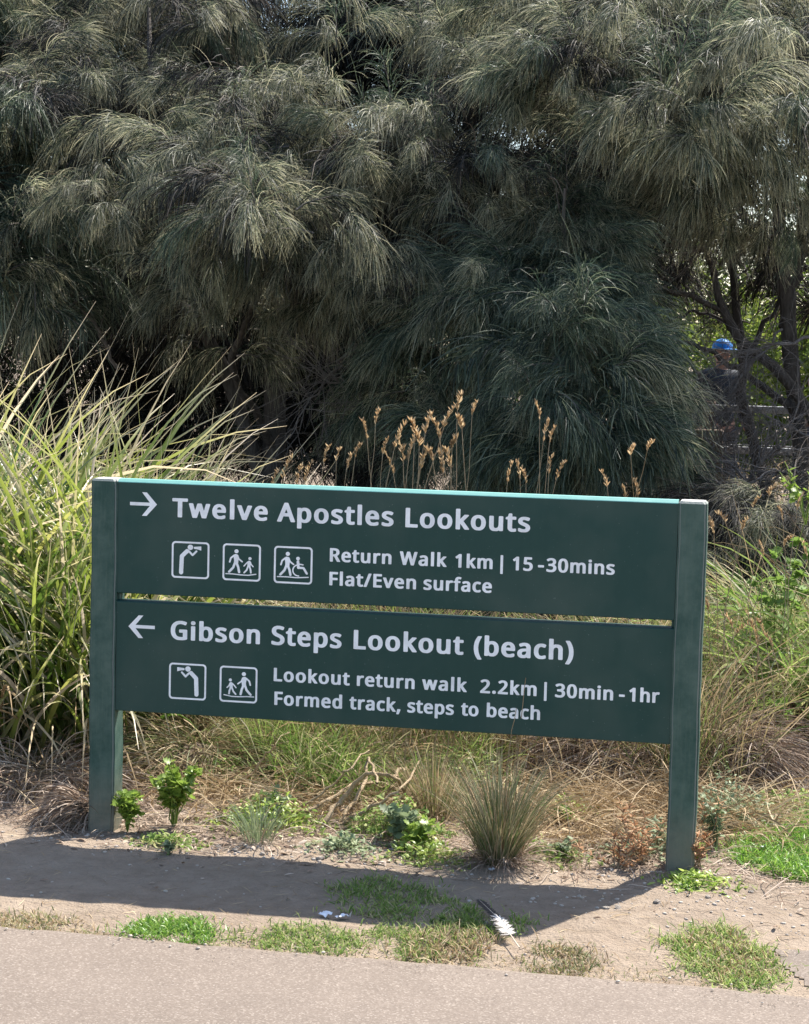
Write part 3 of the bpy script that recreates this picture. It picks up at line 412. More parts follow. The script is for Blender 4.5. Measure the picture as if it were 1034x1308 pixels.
def line_of_text(board, z, z1, xa, xb, cap, words):
    loops = []
    capn = 0.615; s = cap/capn
    for w, x0, x1 in words:
        pen = 0; gl = []
        for ch in w:
            adv, cs = GLYPHS[ch]; cs = [pairs(c) for c in cs]
            gl.append((pen, cs)); pen += adv/1000
        inkl = min(p[0] for p in gl[0][1][0])
        inkr = gl[-1][0]+max(p[0] for c in gl[-1][1] for p in c)
        nat = (inkr-inkl)*s; sx = s; tr = 0
        if w in '|-': sx = s*(x1-x0)/nat if w == '-' else s*.9
        elif len(w) > 1:
            # a little horizontal scale, the rest tracking
            ratio = (x1-x0)/nat; sx = s*(1+(ratio-1)*.5); tr = ((x1-x0)-(inkr-inkl)*sx)/(len(w)-1)
        zb = z+(z1-z)*((x0-xa)/(xb-xa))
        loops = []
        for k, (p, cs) in enumerate(gl):
            for c in cs:
                loops.append([(x0+(p-inkl+a)*sx+k*tr, zb+(b_+0.022)*s) for a, b_ in c])
        flat_shape('lettering', loops, lambda a, b_: (a, b_), M['white'], boards[board])
line_of_text('u', 1.0165, 1.0149, .2678, 1.4106, .0605, [('Twelve', .2678, .5806), ('Apostles', .6111, .9839), ('Lookouts', 1.0213, 1.4106)])
line_of_text('u', .8976, .8960, .7835, 1.6734, .0425, [('Return', .7835, .9802), ('Walk', 1.0062, 1.1542), ('1km', 1.1814, 1.2979), ('|', 1.322, 1.333), ('15', 1.3603, 1.4222), ('-', 1.4383, 1.457), ('30mins', 1.4641, 1.6734)])
line_of_text('u', .8229, .8229, .7836, 1.2976, .0425, [('Flat/Even', .7836, 1.0597), ('surface', 1.0834, 1.2976)])
line_of_text('l', .6242, .6270, .2689, 1.5558, .0608, [('Gibson', .2689, .5628), ('Steps', .6001, .8271), ('Lookout', .8657, 1.2144), ('(beach)', 1.2465, 1.5558)])
line_of_text('l', .5092, .5101, .61, 1.8223, .0428, [('Lookout', .61, .856), ('return', .8789, 1.0632), ('walk', 1.0869, 1.2282), ('2.2km', 1.2699, 1.4459), ('|', 1.4690, 1.479), ('30min', 1.5028, 1.6814), ('-', 1.6988, 1.7168), ('1hr', 1.73, 1.8223)])
line_of_text('l', .4335, .4360, .6135, 1.4588, .0428, [('Formed', .6135, .8331), ('track,', .8565, 1.0201), ('steps', 1.042, 1.1894), ('to', 1.2118, 1.2668), ('beach', 1.2923, 1.4588)])
for key, brd, x0, x1, z0, z1, flip in (('a', 'u', .2686, .3926, .8232, .9402, 0), ('b', 'u', .4366, .5609, .8232, .9402, 0), ('c', 'u', .6039, .7283, .8220, .9395, 0),
                                       ('a', 'l', .2653, .3887, .4335, .5500, 1), ('b', 'l', .4332, .5569, .4340, .5495, 1)):
    flat_shape('pictogram', [pairs(c) for c in PICTO[key]], (lambda a, b_, x0=x0, x1=x1, z0=z0, z1=z1, flip=flip: (x0+(x1-x0)*((1-a) if flip else a), z0+(z1-z0)*b_)), M['white'], boards[brd])
def arrow(brd, xt, xs, zc, hh, d):
    # d=+1 points right (tip xt), -1 left
    t = .0105; hx = xt-d*.034
    pts = [(xt, zc), (hx, zc+hh), (hx-d*.0155, zc+hh), (xt-d*.0235-d*.0, zc+t/2), (xs, zc+t/2), (xs, zc-t/2), (xt-d*.0235, zc-t/2), (hx-d*.0155, zc-hh), (hx, zc-hh)]
    flat_shape('arrow', [pts], lambda a, b_: (a, b_), M['white'], boards[brd])
arrow('u', .2173, .1278, 1.0540, .0375, 1); arrow('l', .1276, .2156, .6600, .0365, -1)
# small fixing screws heads on the left end of the gap: spacer blocks between the boards
for x in (BX0+.0045, BX1-.0045):
    child_of_sign(bevel_box('spacer', x-.004, x+.004, .022, .045, .7437, .7653, .001, 1, M['post']))

# ---------------------------------------------------------------- she-oaks
def needle_set(n, P0, D0, L, W, K=6, g=rng, grav=.30, wid=None):
    N = len(P0); P = np.zeros((N, K, 3)); P[:, 0] = P0; D = D0/np.linalg.norm(D0, axis=1, keepdims=True)
    gv = grav*g.uniform(.6, 1.35, (N, 1)); Ds = [D.copy()]
    for k in range(1, K):
        P[:, k] = P[:, k-1]+D*(L/(K-1))[:, None]
        D = D+np.array([0, 0, -1])*gv+g.normal(0, .085, (N, 3)); D /= np.linalg.norm(D, axis=1, keepdims=True); Ds.append(D.copy())
    Ds = np.stack(Ds, 1); ref = g.standard_normal((N, 1, 3)); S = np.cross(Ds, ref); S /= np.linalg.norm(S, axis=2, keepdims=True)+1e-9
    s = np.linspace(0, 1, K)
    return strips(P, S, W[:, None]*(1-.55*s[None]**2))
def spray_mesh(seed, nn=260, K=6, upright=False, wid=.003, long=1.0, curtain=False):
    """one leafy shoot pointing to +X: a woody axis with long drooping needles"""
    g = np.random.default_rng(seed)
    if curtain: long = long*1.05
    ax = [np.zeros(3)]; d = np.array([.85, 0, (.05 if curtain else .45) if not upright else 1.4]); d /= np.linalg.norm(d)
    for k in range(7):
        ax.append(ax[-1]+d*.062); d = d+np.array([.02, 0, (-.22 if curtain else -.17) if not upright else -.02])+g.normal(0, .09, 3); d /= np.linalg.norm(d)
    ax = np.array(ax); parts = []
    # side shoots
    roots, dirs = [], []
    t = g.uniform(0, 1, nn)**.75; idx = t*7*.999; k0 = idx.astype(int); fr = (idx-k0)[:, None]
    P0 = ax[k0]*(1-fr)+ax[k0+1]*fr; T = ax[k0+1]-ax[k0]; T /= np.linalg.norm(T, axis=1, keepdims=True)
    rnd = g.standard_normal((nn, 3)); rnd -= (rnd*T).sum(1, keepdims=True)*T; rnd /= np.linalg.norm(rnd, axis=1, keepdims=True)
    D0 = T*g.uniform(.5, 1.6, (nn, 1))+rnd*g.uniform(.35, 1.1, (nn, 1))*(.85 if curtain else 1.1)+np.array([.1, 0, -.42 if curtain else -.25])
    off = g.uniform(0, .04, (nn, 1)); P0 = P0+rnd*off
    L = g.gamma(4.5, .036, nn)*long*(1-.25*t)+.03
    parts.append(needle_set(nn, P0, D0, L, np.full(nn, wid)*g.uniform(.7, 1.25, nn), K, g))
    V, F, U = merge(parts); m0 = len(F)
    Vt, Ft, Ut = tube(ax, np.linspace(.006, .002, len(ax)), 4)
    return V, F, U, Vt, Ft, Ut
def make_spray(name, seed, mat, **kw):
    V, F, U, Vt, Ft, Ut = spray_mesh(seed, **kw)
    VV, FF, UU = merge([(V, F, U), (Vt, Ft, Ut)])
    me = np_mesh(name, VV, FF, UU, mi=np.r_[np.zeros(len(F)), np.ones(len(Ft))])
    me.materials.append(mat); me.materials.append(M['twig']); return me
SPRAY = {k: [make_spray('foliage_spray', s0+i, M[k], curtain=i % 2 > 0, **kw) for i in range(10)] for k, s0, kw in (('needle', 10, {}), ('needle_blue', 30, dict(wid=.003)), ('needle_dead_shade', 50, dict(nn=150, wid=.003, long=1.25)))}
SHOOT = [make_spray('foliage_spray', 80+i, M['needle_blue'], upright=True, nn=150) for i in range(3)]
RAWLOW = [spray_mesh(200+i, nn=85, K=6, wid=.0055, long=1.15)[:3] for i in range(6)]
RAWOUT = [spray_mesh(260+i, nn=150, K=5, wid=.0031, curtain=i > 0)[:3] for i in range(6)]
MAXP = 285
def tree(name, lobes, trunk_specs, label, cat, group=None, mats=(('needle', 1.0),), nspray=None, sc=1.0, low_mat='needle_dead_shade', low=200, base=None, seed=1, shoots=(), crown_shell=(.72, 1.0), outer=0):
    """lobes: (centre xyz, radii xyz, weight)"""
    g = np.random.default_rng(seed)
    base = np.array(base if base is not None else trunk_specs[0][0][0]); root = empty(name, base); tag(root, label, cat, group)
    wts = np.array([lb[2]*(lb[1][0]*lb[1][2]+lb[1][0]*lb[1][1]) for lb in lobes]); wts /= wts.sum()
    def sample(n, shell, front):
        out = []
        ks = g.choice(len(lobes), n*3, p=wts)
        for k in ks:
            c, r, _ = lobes[k][:3]
            v = g.standard_normal(3); v /= np.linalg.norm(v)
            if front and v[1] > .35 and g.random() < .75: continue
            q = g.uniform(*shell); p = np.array(c)+np.array(r)*v*q
            if p[2] < .12: continue
            # a crown is uneven: thin out by a noise field
            if vnoise(np.array(p[0]*2.2+p[2]*1.3), np.array(p[2]*2.6+p[1]), seed+3) < .34: continue
            out.append((p, v, k))
            if len(out) >= n: break
        return out
    n1 = min(MAXP, nspray or MAXP)
    for p, v, k in sample(n1, crown_shell, True):
        ln = lobes[k][3] if len(lobes[k]) > 3 else None
        key = ln or mats[int(g.choice(len(mats), p=np.array([w for _, w in mats])/sum(w for _, w in mats)))][0]
        ms = SPRAY[key]; o = obj('foliage_spray', ms[int(g.integers(len(ms)))], None, root)
        az = math.atan2(v[1], v[0])+g.normal(0, .55); s = sc*g.uniform(.72, 1.25)
        o.location = tuple(p-base); o.rotation_euler = (g.normal(0, .2), -.5*max(0, v[2])*.6+g.normal(0, .25), az); o.scale = (s, s, s)
    for (p, rz) in shoots:
        o = obj('foliage_spray', SHOOT[int(g.integers(3))], None, root); o.location = tuple(np.array(p)-base); o.rotation_euler = (0, -.25, rz); s = sc*1.15; o.scale = (s, s, s)
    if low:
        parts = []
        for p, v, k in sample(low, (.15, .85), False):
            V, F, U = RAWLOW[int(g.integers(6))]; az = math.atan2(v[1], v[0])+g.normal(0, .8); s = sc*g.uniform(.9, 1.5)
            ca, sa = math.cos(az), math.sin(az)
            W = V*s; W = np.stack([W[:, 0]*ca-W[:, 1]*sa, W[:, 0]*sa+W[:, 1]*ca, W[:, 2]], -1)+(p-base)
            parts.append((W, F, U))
        V, F, U = merge(parts); tag(obj('inner_foliage', np_mesh('inner_foliage', V, F, U), M[low_mat], root), kind='stuff')  # default material has the crown's inner shade in its colour
    if outer:
        parts = []
        for p, v, k in sample(outer, (.7, 1.02), True):
            V, F, U = RAWOUT[int(g.integers(6))]; az = math.atan2(v[1], v[0])+g.normal(0, .6); s = sc*g.uniform(.75, 1.2)
            ca, sa = math.cos(az), math.sin(az); W = V*s
            parts.append((np.stack([W[:, 0]*ca-W[:, 1]*sa, W[:, 0]*sa+W[:, 1]*ca, W[:, 2]], -1)+(p-base), F, U))
        V, F, U = merge(parts); tag(obj('outer_foliage', np_mesh('outer_foliage', V, F, U), M[mats[0][0]], root), kind='stuff')
    for k, (pts, r0, r1) in enumerate(trunk_specs):
        limb('trunk' if k == 0 else 'limb', [np.array(p)-base for p in pts], r0, r1, M['bark'], root, n=14, jit=.012, sides=8 if r0 > .03 else 5)
    return root

def lobe(u, v, ru, rv, Yd, depth=None, w=1.0, key=None):
    c = at(u, v, Y=Yd); k = np.linalg.norm(c-CAM)/FPX; rx, rz = ru*k, rv*k
    t = (c, (rx, depth or .8*max(rx, .5), rz), w)
    return t+((key,) if key else ())

def slope_lobes(poly, Y0, v0, k, n, seed, ru=(50, 85), rv=(38, 62), key=None, w=1.0):
    """small lobes spread over a crown face that leans back as it rises: y = Y0 + k*(v0-v)"""
    g = np.random.default_rng(seed); P = np.array(poly, float); lo, hi = P.min(0), P.max(0); out = []
    while len(out) < n:
        q = g.uniform(lo, hi); ins = False
        for i in range(len(P)):
            a, b_ = P[i], P[(i+1) % len(P)]
            if (a[1] > q[1]) != (b_[1] > q[1]) and q[0] < (b_[0]-a[0])*(q[1]-a[1])/(b_[1]-a[1])+a[0]: ins = not ins
        if not ins or any(abs(q[0]-o[0])/60+abs(q[1]-o[1])/45 < 1.0 for o in out) and g.random() < .93: continue
        out.append(q)
    return [lobe(u, v, g.uniform(*ru), g.uniform(*rv), (Y0+k*(v0-v) if v < v0 else Y0+.0075*(v-v0))+g.normal(0, .18), g.uniform(.3, .5), w, *( [key] if key else [])) for u, v in out]
# --- the big she-oak left of centre
gz = lambda u, v, Y: at(u, v, Y=Y)
def foot(u, Y):
    p = at(u, 700, Y=Y); return np.array([p[0], Y, float(ground_z(p[0], Y))-.05])
fA = foot(330, 7.0)
tree('she_oak', slope_lobes([(20, -30), (660, -30), (670, 120), (640, 230), (560, 300), (480, 350), (400, 420), (280, 430), (240, 330), (150, 260), (60, 200), (10, 120)], 5.1, 270, .0095, 46, 5)
     + [lobe(325, 265, 70, 35, 4.8, .3, 1.0), lobe(320, -110, 300, 70, 9.0, .8, .5), lobe(560, -110, 180, 70, 8.8, .7, .5)],
     [([fA, fA+[.1, 0, 1.0], gz(350, 350, 6.8), gz(345, 200, 7.0), gz(350, 120, 7.4)], .10, .02),
      ([fA+[.05, 0, .6], gz(260, 420, 6.7), gz(150, 330, 6.5), gz(80, 200, 6.4)], .055, .015),
      ([gz(350, 420, 6.8), gz(430, 300, 6.4), gz(520, 160, 6.6), gz(580, 60, 7.2)], .05, .012),
      ([gz(345, 380, 6.8), gz(250, 250, 6.5), gz(200, 120, 6.8), gz(190, 10, 7.2)], .05, .012),
      ([fA+[.1, 0, .9], gz(300, 470, 6.2), gz(330, 380, 5.9), gz(340, 300, 5.7)], .03, .01)],
     'big drooping grey green she-oak behind the left half of the sign', 'tree', 'she-oaks behind the sign', mats=(('needle', .85), ('needle_blue', .15)), seed=11, low=260, sc=.8, outer=480,
     shoots=[(gz(300, 175, 6.1), -1.4), (gz(325, 268, 4.6), -1.6), (gz(540, 60, 7.0), -1.5), (gz(460, 200, 5.9), -1.2), (gz(610, 130, 6.4), -1.8), (gz(500, 150, 6.0), -1.5), (gz(560, 190, 5.6), -1.7), (gz(430, 60, 7.0), -1.5)])
# --- the right she-oak, open below so that its dark limbs show
fB = foot(1012, 7.2)
tree('she_oak', slope_lobes([(690, -30), (1090, -30), (1090, 230), (1000, 250), (900, 235), (760, 220), (700, 120)], 5.3, 150, .0095, 24, 8)
     + [lobe(865, 130, 80, 55, 5.3, .4, 1.6), lobe(900, -100, 240, 60, 8.6, .8, .5), lobe(830, 275, 100, 45, 6.6, .4, .9, 'needle_dead_shade'), lobe(930, 265, 90, 40, 6.9, .4, .7, 'needle_dead_shade'), lobe(1020, 290, 60, 50, 6.6, .4, .8), lobe(770, 240, 60, 60, 6.4, .4, .9, 'needle_dead_shade')],
     [([fB, gz(1022, 600, 7.2), gz(1008, 440, 7.1), gz(1000, 300, 7.1), gz(985, 120, 7.0), gz(960, -20, 7.4)], .07, .025),
      ([gz(1050, 560, 6.9), gz(1000, 480, 6.8), gz(940, 425, 6.7), gz(912, 350, 6.7), gz(880, 240, 6.6), gz(850, 120, 6.5)], 0.04, .014),
      ([gz(1012, 520, 7.1), gz(940, 470, 6.9), gz(890, 440, 6.8), gz(800, 432, 6.7)], .028, .008),
      ([gz(1003, 420, 7.1), gz(1022, 330, 7.2), gz(1040, 200, 7.2)], .045, .02),
      ([gz(930, 400, 6.7), gz(860, 370, 6.6), gz(800, 380, 6.4), gz(740, 350, 6.3)], .02, .006),
      ([gz(905, 320, 6.7), gz(840, 300, 6.7), gz(780, 260, 6.6)], .018, .006),
      ([gz(1003, 350, 7.1), gz(960, 300, 7.3), gz(930, 200, 7.4), gz(900, 100, 7.3)], .03, .01)],
     'right hand she-oak with dark open lower limbs and sunlit tufts above', 'tree', 'she-oaks behind the sign', mats=(('needle', .8), ('needle_blue', .2)), seed=23, low=150, sc=.8, outer=220,
     shoots=[(gz(865, 110, 4.9), -1.5), (gz(950, 40, 6.2), -1.7), (gz(850, 135, 4.95), -2.2)])
# second stem of the right tree, leaning in front of the walker behind
fB2 = foot(985, 8.6)
tree('she_oak', [lobe(900, 290, 70, 60, 8.4, .4, .8, 'needle_dead_shade'), lobe(1000, 320, 60, 60, 8.8, .4, .8, 'needle_dead_shade'), lobe(1040, 400, 40, 60, 8.6, .3, .7, 'needle_dead_shade'), lobe(960, 380, 50, 40, 9.2, .3, .5, 'needle_dead_shade'), lobe(900, 90, 120, 90, 8.6, .7, 1, 'needle'), lobe(800, 20, 140, 120, 9.0, .8), lobe(1000, -40, 160, 130, 9.0, .9)],
     [([fB2, gz(980, 620, 8.6), gz(962, 560, 8.6), gz(950, 490, 8.5), gz(945, 420, 8.5), gz(925, 300, 8.5), gz(905, 150, 8.5)], .055, .022),
      ([gz(950, 470, 8.5), gz(985, 400, 8.6), gz(1030, 340, 8.8)], .025, .01), ([gz(945, 430, 8.5), gz(900, 400, 8.4), gz(850, 410, 8.3)], .02, .006),
      ([gz(935, 340, 8.5), gz(975, 270, 8.7), gz(990, 160, 8.9)], .025, .008)],
     'slim dark stemmed she-oak with a shaggy trunk between the two rails and the sign', 'tree', 'she-oaks behind the sign', nspray=210, low=160, seed=29)
# --- young cone shaped she-oak in the middle
fC = foot(730, 5.2)
tree('young_she_oak', [lobe(718, 290, 45, 40, 5.7, .3, 1.5), lobe(715, 340, 70, 45, 5.35, .3, 1.4), lobe(680, 385, 110, 45, 5.0, .35, 1.1), lobe(620, 420, 100, 55, 5.3, .4, 1.1), lobe(738, 450, 70, 45, 4.55, .3, 1.6), lobe(735, 510, 90, 55, 4.2, .35, 1.3), lobe(760, 570, 80, 50, 4.2, .3), lobe(655, 540, 100, 65, 4.8, .45),
                       lobe(775, 585, 60, 50, 4.7, .35), lobe(560, 500, 90, 80, 5.7, .4, .8)],
     [([fC, gz(735, 560, 5.2), gz(728, 400, 5.15), gz(722, 240, 5.1)], .035, .008),
      ([gz(735, 560, 5.2), gz(690, 480, 5.1), gz(600, 400, 5.0)], .016, .005), ([gz(733, 520, 5.2), gz(755, 470, 5.0), gz(742, 420, 4.6)], .016, .005),
      ([gz(732, 500, 5.2), gz(790, 450, 5.1), gz(830, 470, 5.0)], .014, .004)],
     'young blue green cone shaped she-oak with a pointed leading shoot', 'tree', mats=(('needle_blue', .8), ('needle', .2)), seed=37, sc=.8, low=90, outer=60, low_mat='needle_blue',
     shoots=[(gz(722, 262, 5.5), -1.2), (gz(718, 290, 5.3), -1.9), (gz(742, 430, 4.2), -1.5), (gz(735, 445, 4.15), -.6), (gz(755, 450, 4.2), -2.4)])
# --- dark she-oak at the left edge
fD = foot(-40, 6.6)
tree('she_oak', [lobe(20, 330, 75, 110, 5.9, .6), lobe(-40, 250, 110, 130, 6.0, .7), lobe(40, 190, 60, 50, 6.2, .5, 1, 'needle_dead_shade'), lobe(-90, 60, 100, 140, 7.6, .6)],
     [([fD, gz(-30, 500, 6.6), gz(-20, 300, 6.5), gz(-40, 60, 6.5)], .08, .03), ([gz(-25, 380, 6.5), gz(40, 290, 6.3), gz(80, 250, 6.2)], .03, .008),
      ([gz(-28, 450, 6.6), gz(60, 350, 6.4), gz(110, 345, 6.3), gz(150, 390, 6.2)], .022, .006)],
     'dark blue green she-oak at the left edge beyond the strap leaved clump', 'tree', 'she-oaks behind the sign', mats=(('needle_blue', .8), ('needle', .2)), seed=41, nspray=200, low=200, low_mat='needle_blue')
# --- deep thicket behind: three more trees close the dark background, shade put into their needle colour
for k, (u0, Yd, lbs, lab, dead) in enumerate((
    (60, 9.6, [(60, 60, 260, 260, 9.5), (0, 330, 220, 150, 9.2), (120, 480, 130, 110, 9.6), (-140, 250, 200, 300, 9.5)], 'shaded thicket she-oak deep behind the strap leaved clump', .95),
    (330, 9.9, [(330, 40, 260, 220, 9.6), (330, 330, 200, 150, 9.6), (300, 370, 120, 90, 8.8), (300, 520, 170, 70, 9.8)], 'shaded she-oak in the thicket behind the big drooping one', .95),
    (610, 10.2, [(640, 60, 230, 230, 9.6), (600, 330, 190, 150, 10.0), (660, 260, 90, 110, 9.0), (800, 230, 80, 110, 9.3), (560, 520, 180, 80, 10.2), (770, 330, 70, 110, 10.0)], 'shaded she-oak in the thicket behind the young cone shaped one', .85))):
    f0 = foot(u0, Yd)
    tree('she_oak', [lobe(*a, .9) for a in lbs],
         [([f0, gz(u0+10, 450, Yd), gz(u0-10, 200, Yd), gz(u0, -40, Yd)], .1, .04), ([gz(u0+8, 500, Yd), gz(u0+90, 380, Yd-.5), gz(u0+130, 250, Yd-.6)], .05, .015),
          ([gz(u0+8, 470, Yd), gz(u0-80, 360, Yd-.5), gz(u0-120, 240, Yd-.6)], .05, .015), ([gz(u0+6, 560, Yd), gz(u0-50, 500, Yd-1), gz(u0-100, 470, Yd-1.4)], .025, .006)],
         lab, 'tree', 'she-oaks behind the sign', mats=(('needle', 1-dead), ('needle_dead_shade', dead)), seed=51+k, nspray=230, low=480, sc=1.2)

tree('she_oak', [lobe(120, 560, 150, 50, 8.6, .8), lobe(420, 540, 150, 70, 8.8, .8), lobe(540, 450, 80, 80, 7.8, .6), lobe(560, 600, 80, 30, 6.8, .4), lobe(385, 600, 70, 25, 7.0, .4), lobe(470, 605, 60, 25, 7.2, .4), lobe(-60, 470, 120, 110, 8.5, .8), lobe(870, 640, 110, 45, 7.6, .5), lobe(760, 620, 90, 45, 7.2, .5), lobe(600, 580, 160, 50, 7.2, .6), lobe(300, 590, 250, 40, 8.3, .6)],
     [([foot(430, 7.8), gz(435, 600, 7.8), gz(420, 420, 7.8), gz(400, 300, 7.7)], .05, .02), ([gz(432, 560, 7.8), gz(500, 480, 7.5), gz(560, 430, 7.2)], .02, .006), ([gz(432, 540, 7.8), gz(350, 470, 7.5), gz(250, 440, 7.4)], .02, .006)],
     'low half dead she-oak with shade coloured needles filling the dark hollow behind the seed heads', 'tree', 'she-oaks behind the sign', mats=(('needle_dead_shade', .6), ('needle', .4)), seed=77, nspray=140, low=260, sc=.9, low_mat='needle_dead_shade')

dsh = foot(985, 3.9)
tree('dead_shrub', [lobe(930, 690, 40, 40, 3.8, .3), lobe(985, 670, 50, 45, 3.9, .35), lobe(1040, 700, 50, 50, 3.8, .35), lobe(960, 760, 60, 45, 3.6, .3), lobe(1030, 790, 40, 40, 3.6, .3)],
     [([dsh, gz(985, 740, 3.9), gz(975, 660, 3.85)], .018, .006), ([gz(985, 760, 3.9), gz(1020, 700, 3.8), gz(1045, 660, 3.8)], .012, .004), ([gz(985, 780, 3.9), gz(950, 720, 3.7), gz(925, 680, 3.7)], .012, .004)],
     'dark tangled half dead shrub between the right post and the leaning trunk', 'shrub', mats=(('needle_dead_shade', .6), ('needle', .4)), seed=88, nspray=110, low=60, sc=.7, low_mat='needle_dead_shade')
# --- bare fallen / dead branches in the dark under the trees
def dead_branch(u0, v0, u1, v1, Yd, r, label, seed, n=26, spread=1.0):
    g = np.random.default_rng(seed); a = at(u0, v0, Y=Yd); b_ = at(u1, v1, Y=Yd-.3); root = empty('dead_branch', a); tag(root, label, 'dead branch')
    main = smooth_path([a*0, (b_-a)*.5+np.array([0, 0, .06]), b_-a], 14, .012, g)
    V, F, U = tube(main, np.linspace(r, r*.3, 14), 6); obj('bough', np_mesh('bough', V, F, U), M['twig'], root)
    for _ in range(n):
        k = int(g.integers(2, 13)); d = (b_-a)/np.linalg.norm(b_-a)+g.normal(0, .7, 3)*spread; d /= np.linalg.norm(d); L = g.uniform(.15, .55)
        p = smooth_path([main[k], main[k]+d*L*.5+g.normal(0, .03, 3), main[k]+d*L+g.normal(0, .05, 3)-[0, 0, .05]], 6, .006, g)
        pr = [tube(p, np.linspace(r*.3, r*.1, 6), 4)]
        for _k in range(3):
            d2 = d+g.normal(0, .6, 3); d2 /= np.linalg.norm(d2); q0 = p[int(g.integers(1, 5))]; L2 = L*g.uniform(.3, .7)
            pr.append(tube(smooth_path([q0, q0+d2*L2*.5+g.normal(0, .015, 3), q0+d2*L2], 5, .003, g), np.linspace(r*.14, r*.07, 5), 3))
        V, F, U = merge([(a_, b2, c_) for a_, b2, c_ in pr if b2.shape[1] == 4]); obj('twig', np_mesh('twig', V, F, U), M['twig'], root)
dead_branch(455, 440, 370, 560, 5.9, .012, 'pale dead branch leaning among dark foliage left of the young tree', 3)
dead_branch(500, 560, 400, 470, 5.8, .012, 'tangled dead branch low in the dark behind the seed heads', 4, 30)
dead_branch(150, 470, 60, 330, 6.4, .014, 'bare crooked branch in the gloom above the strap leaved clump', 5)
dead_branch(900, 700, 1010, 560, 4.8, .014, 'grey bare twiggy branch behind the right post', 6, 46, 1.2)
dead_branch(980, 640, 870, 560, 5.2, .012, 'brush of dead twigs in front of the rails', 7, 44, 1.2)
dead_branch(1034, 600, 930, 640, 4.3, .010, 'low bare branch at the right edge under the trunk', 8, 30, 1.2)
dead_branch(900, 480, 780, 400, 7.6, .012, 'thin bare branch in the gap left of the walker', 9, 36)

# ---------------------------------------------------------------- far side: bushes, rails, walker
def bush(p, r, n, label, mat, seed, leaf=.07, group=None, name='bush'):
    g = np.random.default_rng(seed); root = empty(name, (p[0], p[1], 0)); tag(root, label, 'bush', group)
    v = g.standard_normal((n, 3)); v /= np.linalg.norm(v, axis=1, keepdims=True); v[:, 2] = v[:, 2]
    q = g.uniform(.55, 1.0, (n, 1)); lump = 1+.22*np.sin(v[:, :1]*7+seed)*np.cos(v[:, 2:3]*6+seed*2)+.12*np.sin(v[:, 1:2]*13)
    P = v*q*lump*np.array(r)+[0, 0, r[2]*.85]; P = P[P[:, 2] > .02]; m_ = len(P)
    V, F, U = grow(P, g.uniform(0, 6.28, m_), g.uniform(-.6, 1.2, m_), g.uniform(-1.2, .4, m_), np.full(m_, leaf)*g.uniform(.7, 1.5, m_), np.full(m_, leaf*.5), K=3, twist=1.2)
    tag(obj('foliage', np_mesh('foliage', V, F, U), mat, root), kind='stuff')
    for k in range(3):
        a = g.uniform(0, 6.28); limb('stem', [(0, 0, -.05), (.3*math.cos(a), .3*math.sin(a), r[2]*.6), (.6*r[0]*math.cos(a), .6*r[1]*math.sin(a), r[2]*1.2)], .05, .015, M['bark'], root, n=7)
    return root
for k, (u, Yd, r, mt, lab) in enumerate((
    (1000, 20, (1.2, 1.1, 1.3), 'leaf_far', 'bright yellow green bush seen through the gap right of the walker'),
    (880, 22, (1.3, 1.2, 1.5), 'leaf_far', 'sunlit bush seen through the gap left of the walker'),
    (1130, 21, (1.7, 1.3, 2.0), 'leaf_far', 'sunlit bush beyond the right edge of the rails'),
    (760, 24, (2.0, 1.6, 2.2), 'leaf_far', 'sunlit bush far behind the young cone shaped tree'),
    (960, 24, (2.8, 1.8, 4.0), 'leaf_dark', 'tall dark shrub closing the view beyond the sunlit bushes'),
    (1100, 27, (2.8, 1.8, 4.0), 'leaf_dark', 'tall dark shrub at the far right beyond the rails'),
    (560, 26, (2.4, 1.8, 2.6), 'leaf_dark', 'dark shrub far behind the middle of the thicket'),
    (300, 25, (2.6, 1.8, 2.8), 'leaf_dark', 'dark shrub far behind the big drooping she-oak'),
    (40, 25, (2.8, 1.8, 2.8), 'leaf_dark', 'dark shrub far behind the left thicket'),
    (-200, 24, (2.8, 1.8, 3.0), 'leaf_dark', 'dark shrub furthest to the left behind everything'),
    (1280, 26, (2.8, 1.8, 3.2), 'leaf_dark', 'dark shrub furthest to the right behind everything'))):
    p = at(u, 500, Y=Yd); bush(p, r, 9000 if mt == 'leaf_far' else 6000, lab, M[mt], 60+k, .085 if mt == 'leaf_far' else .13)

M['rail'] = plain('grey_rail', (.42, .42, .42), .5, .4); M['fencepost'] = plain('brown_post', (.17, .115, .075), .8)
p0 = at(905, 560, Y=9.6); rail_y = 9.6
fence = empty('rail_fence', (p0[0], rail_y, 0)); tag(fence, 'post and rail fence with pale rails and wire seen through the right gap', 'fence')
for k in range(5):
    bevel_box('fence_post', k*1.25-.05, k*1.25+.05, -.05, .05, -.2, 1.19, .006, 1, M['fencepost'], fence)
for z in (1.14, .82):
    bevel_box('rail', -.25, 5.6, -.10, -.055, z-.028, z+.028, .008, 2, M['rail'], fence)
for z in (.2, .35, .5, .86):
    V, F, U = tube(np.array([(-.2, -.052, z), (5.5, -.052, z)]), [.003, .003], 5); obj('wire', np_mesh('wire', V, F, U), M['rail'], fence)

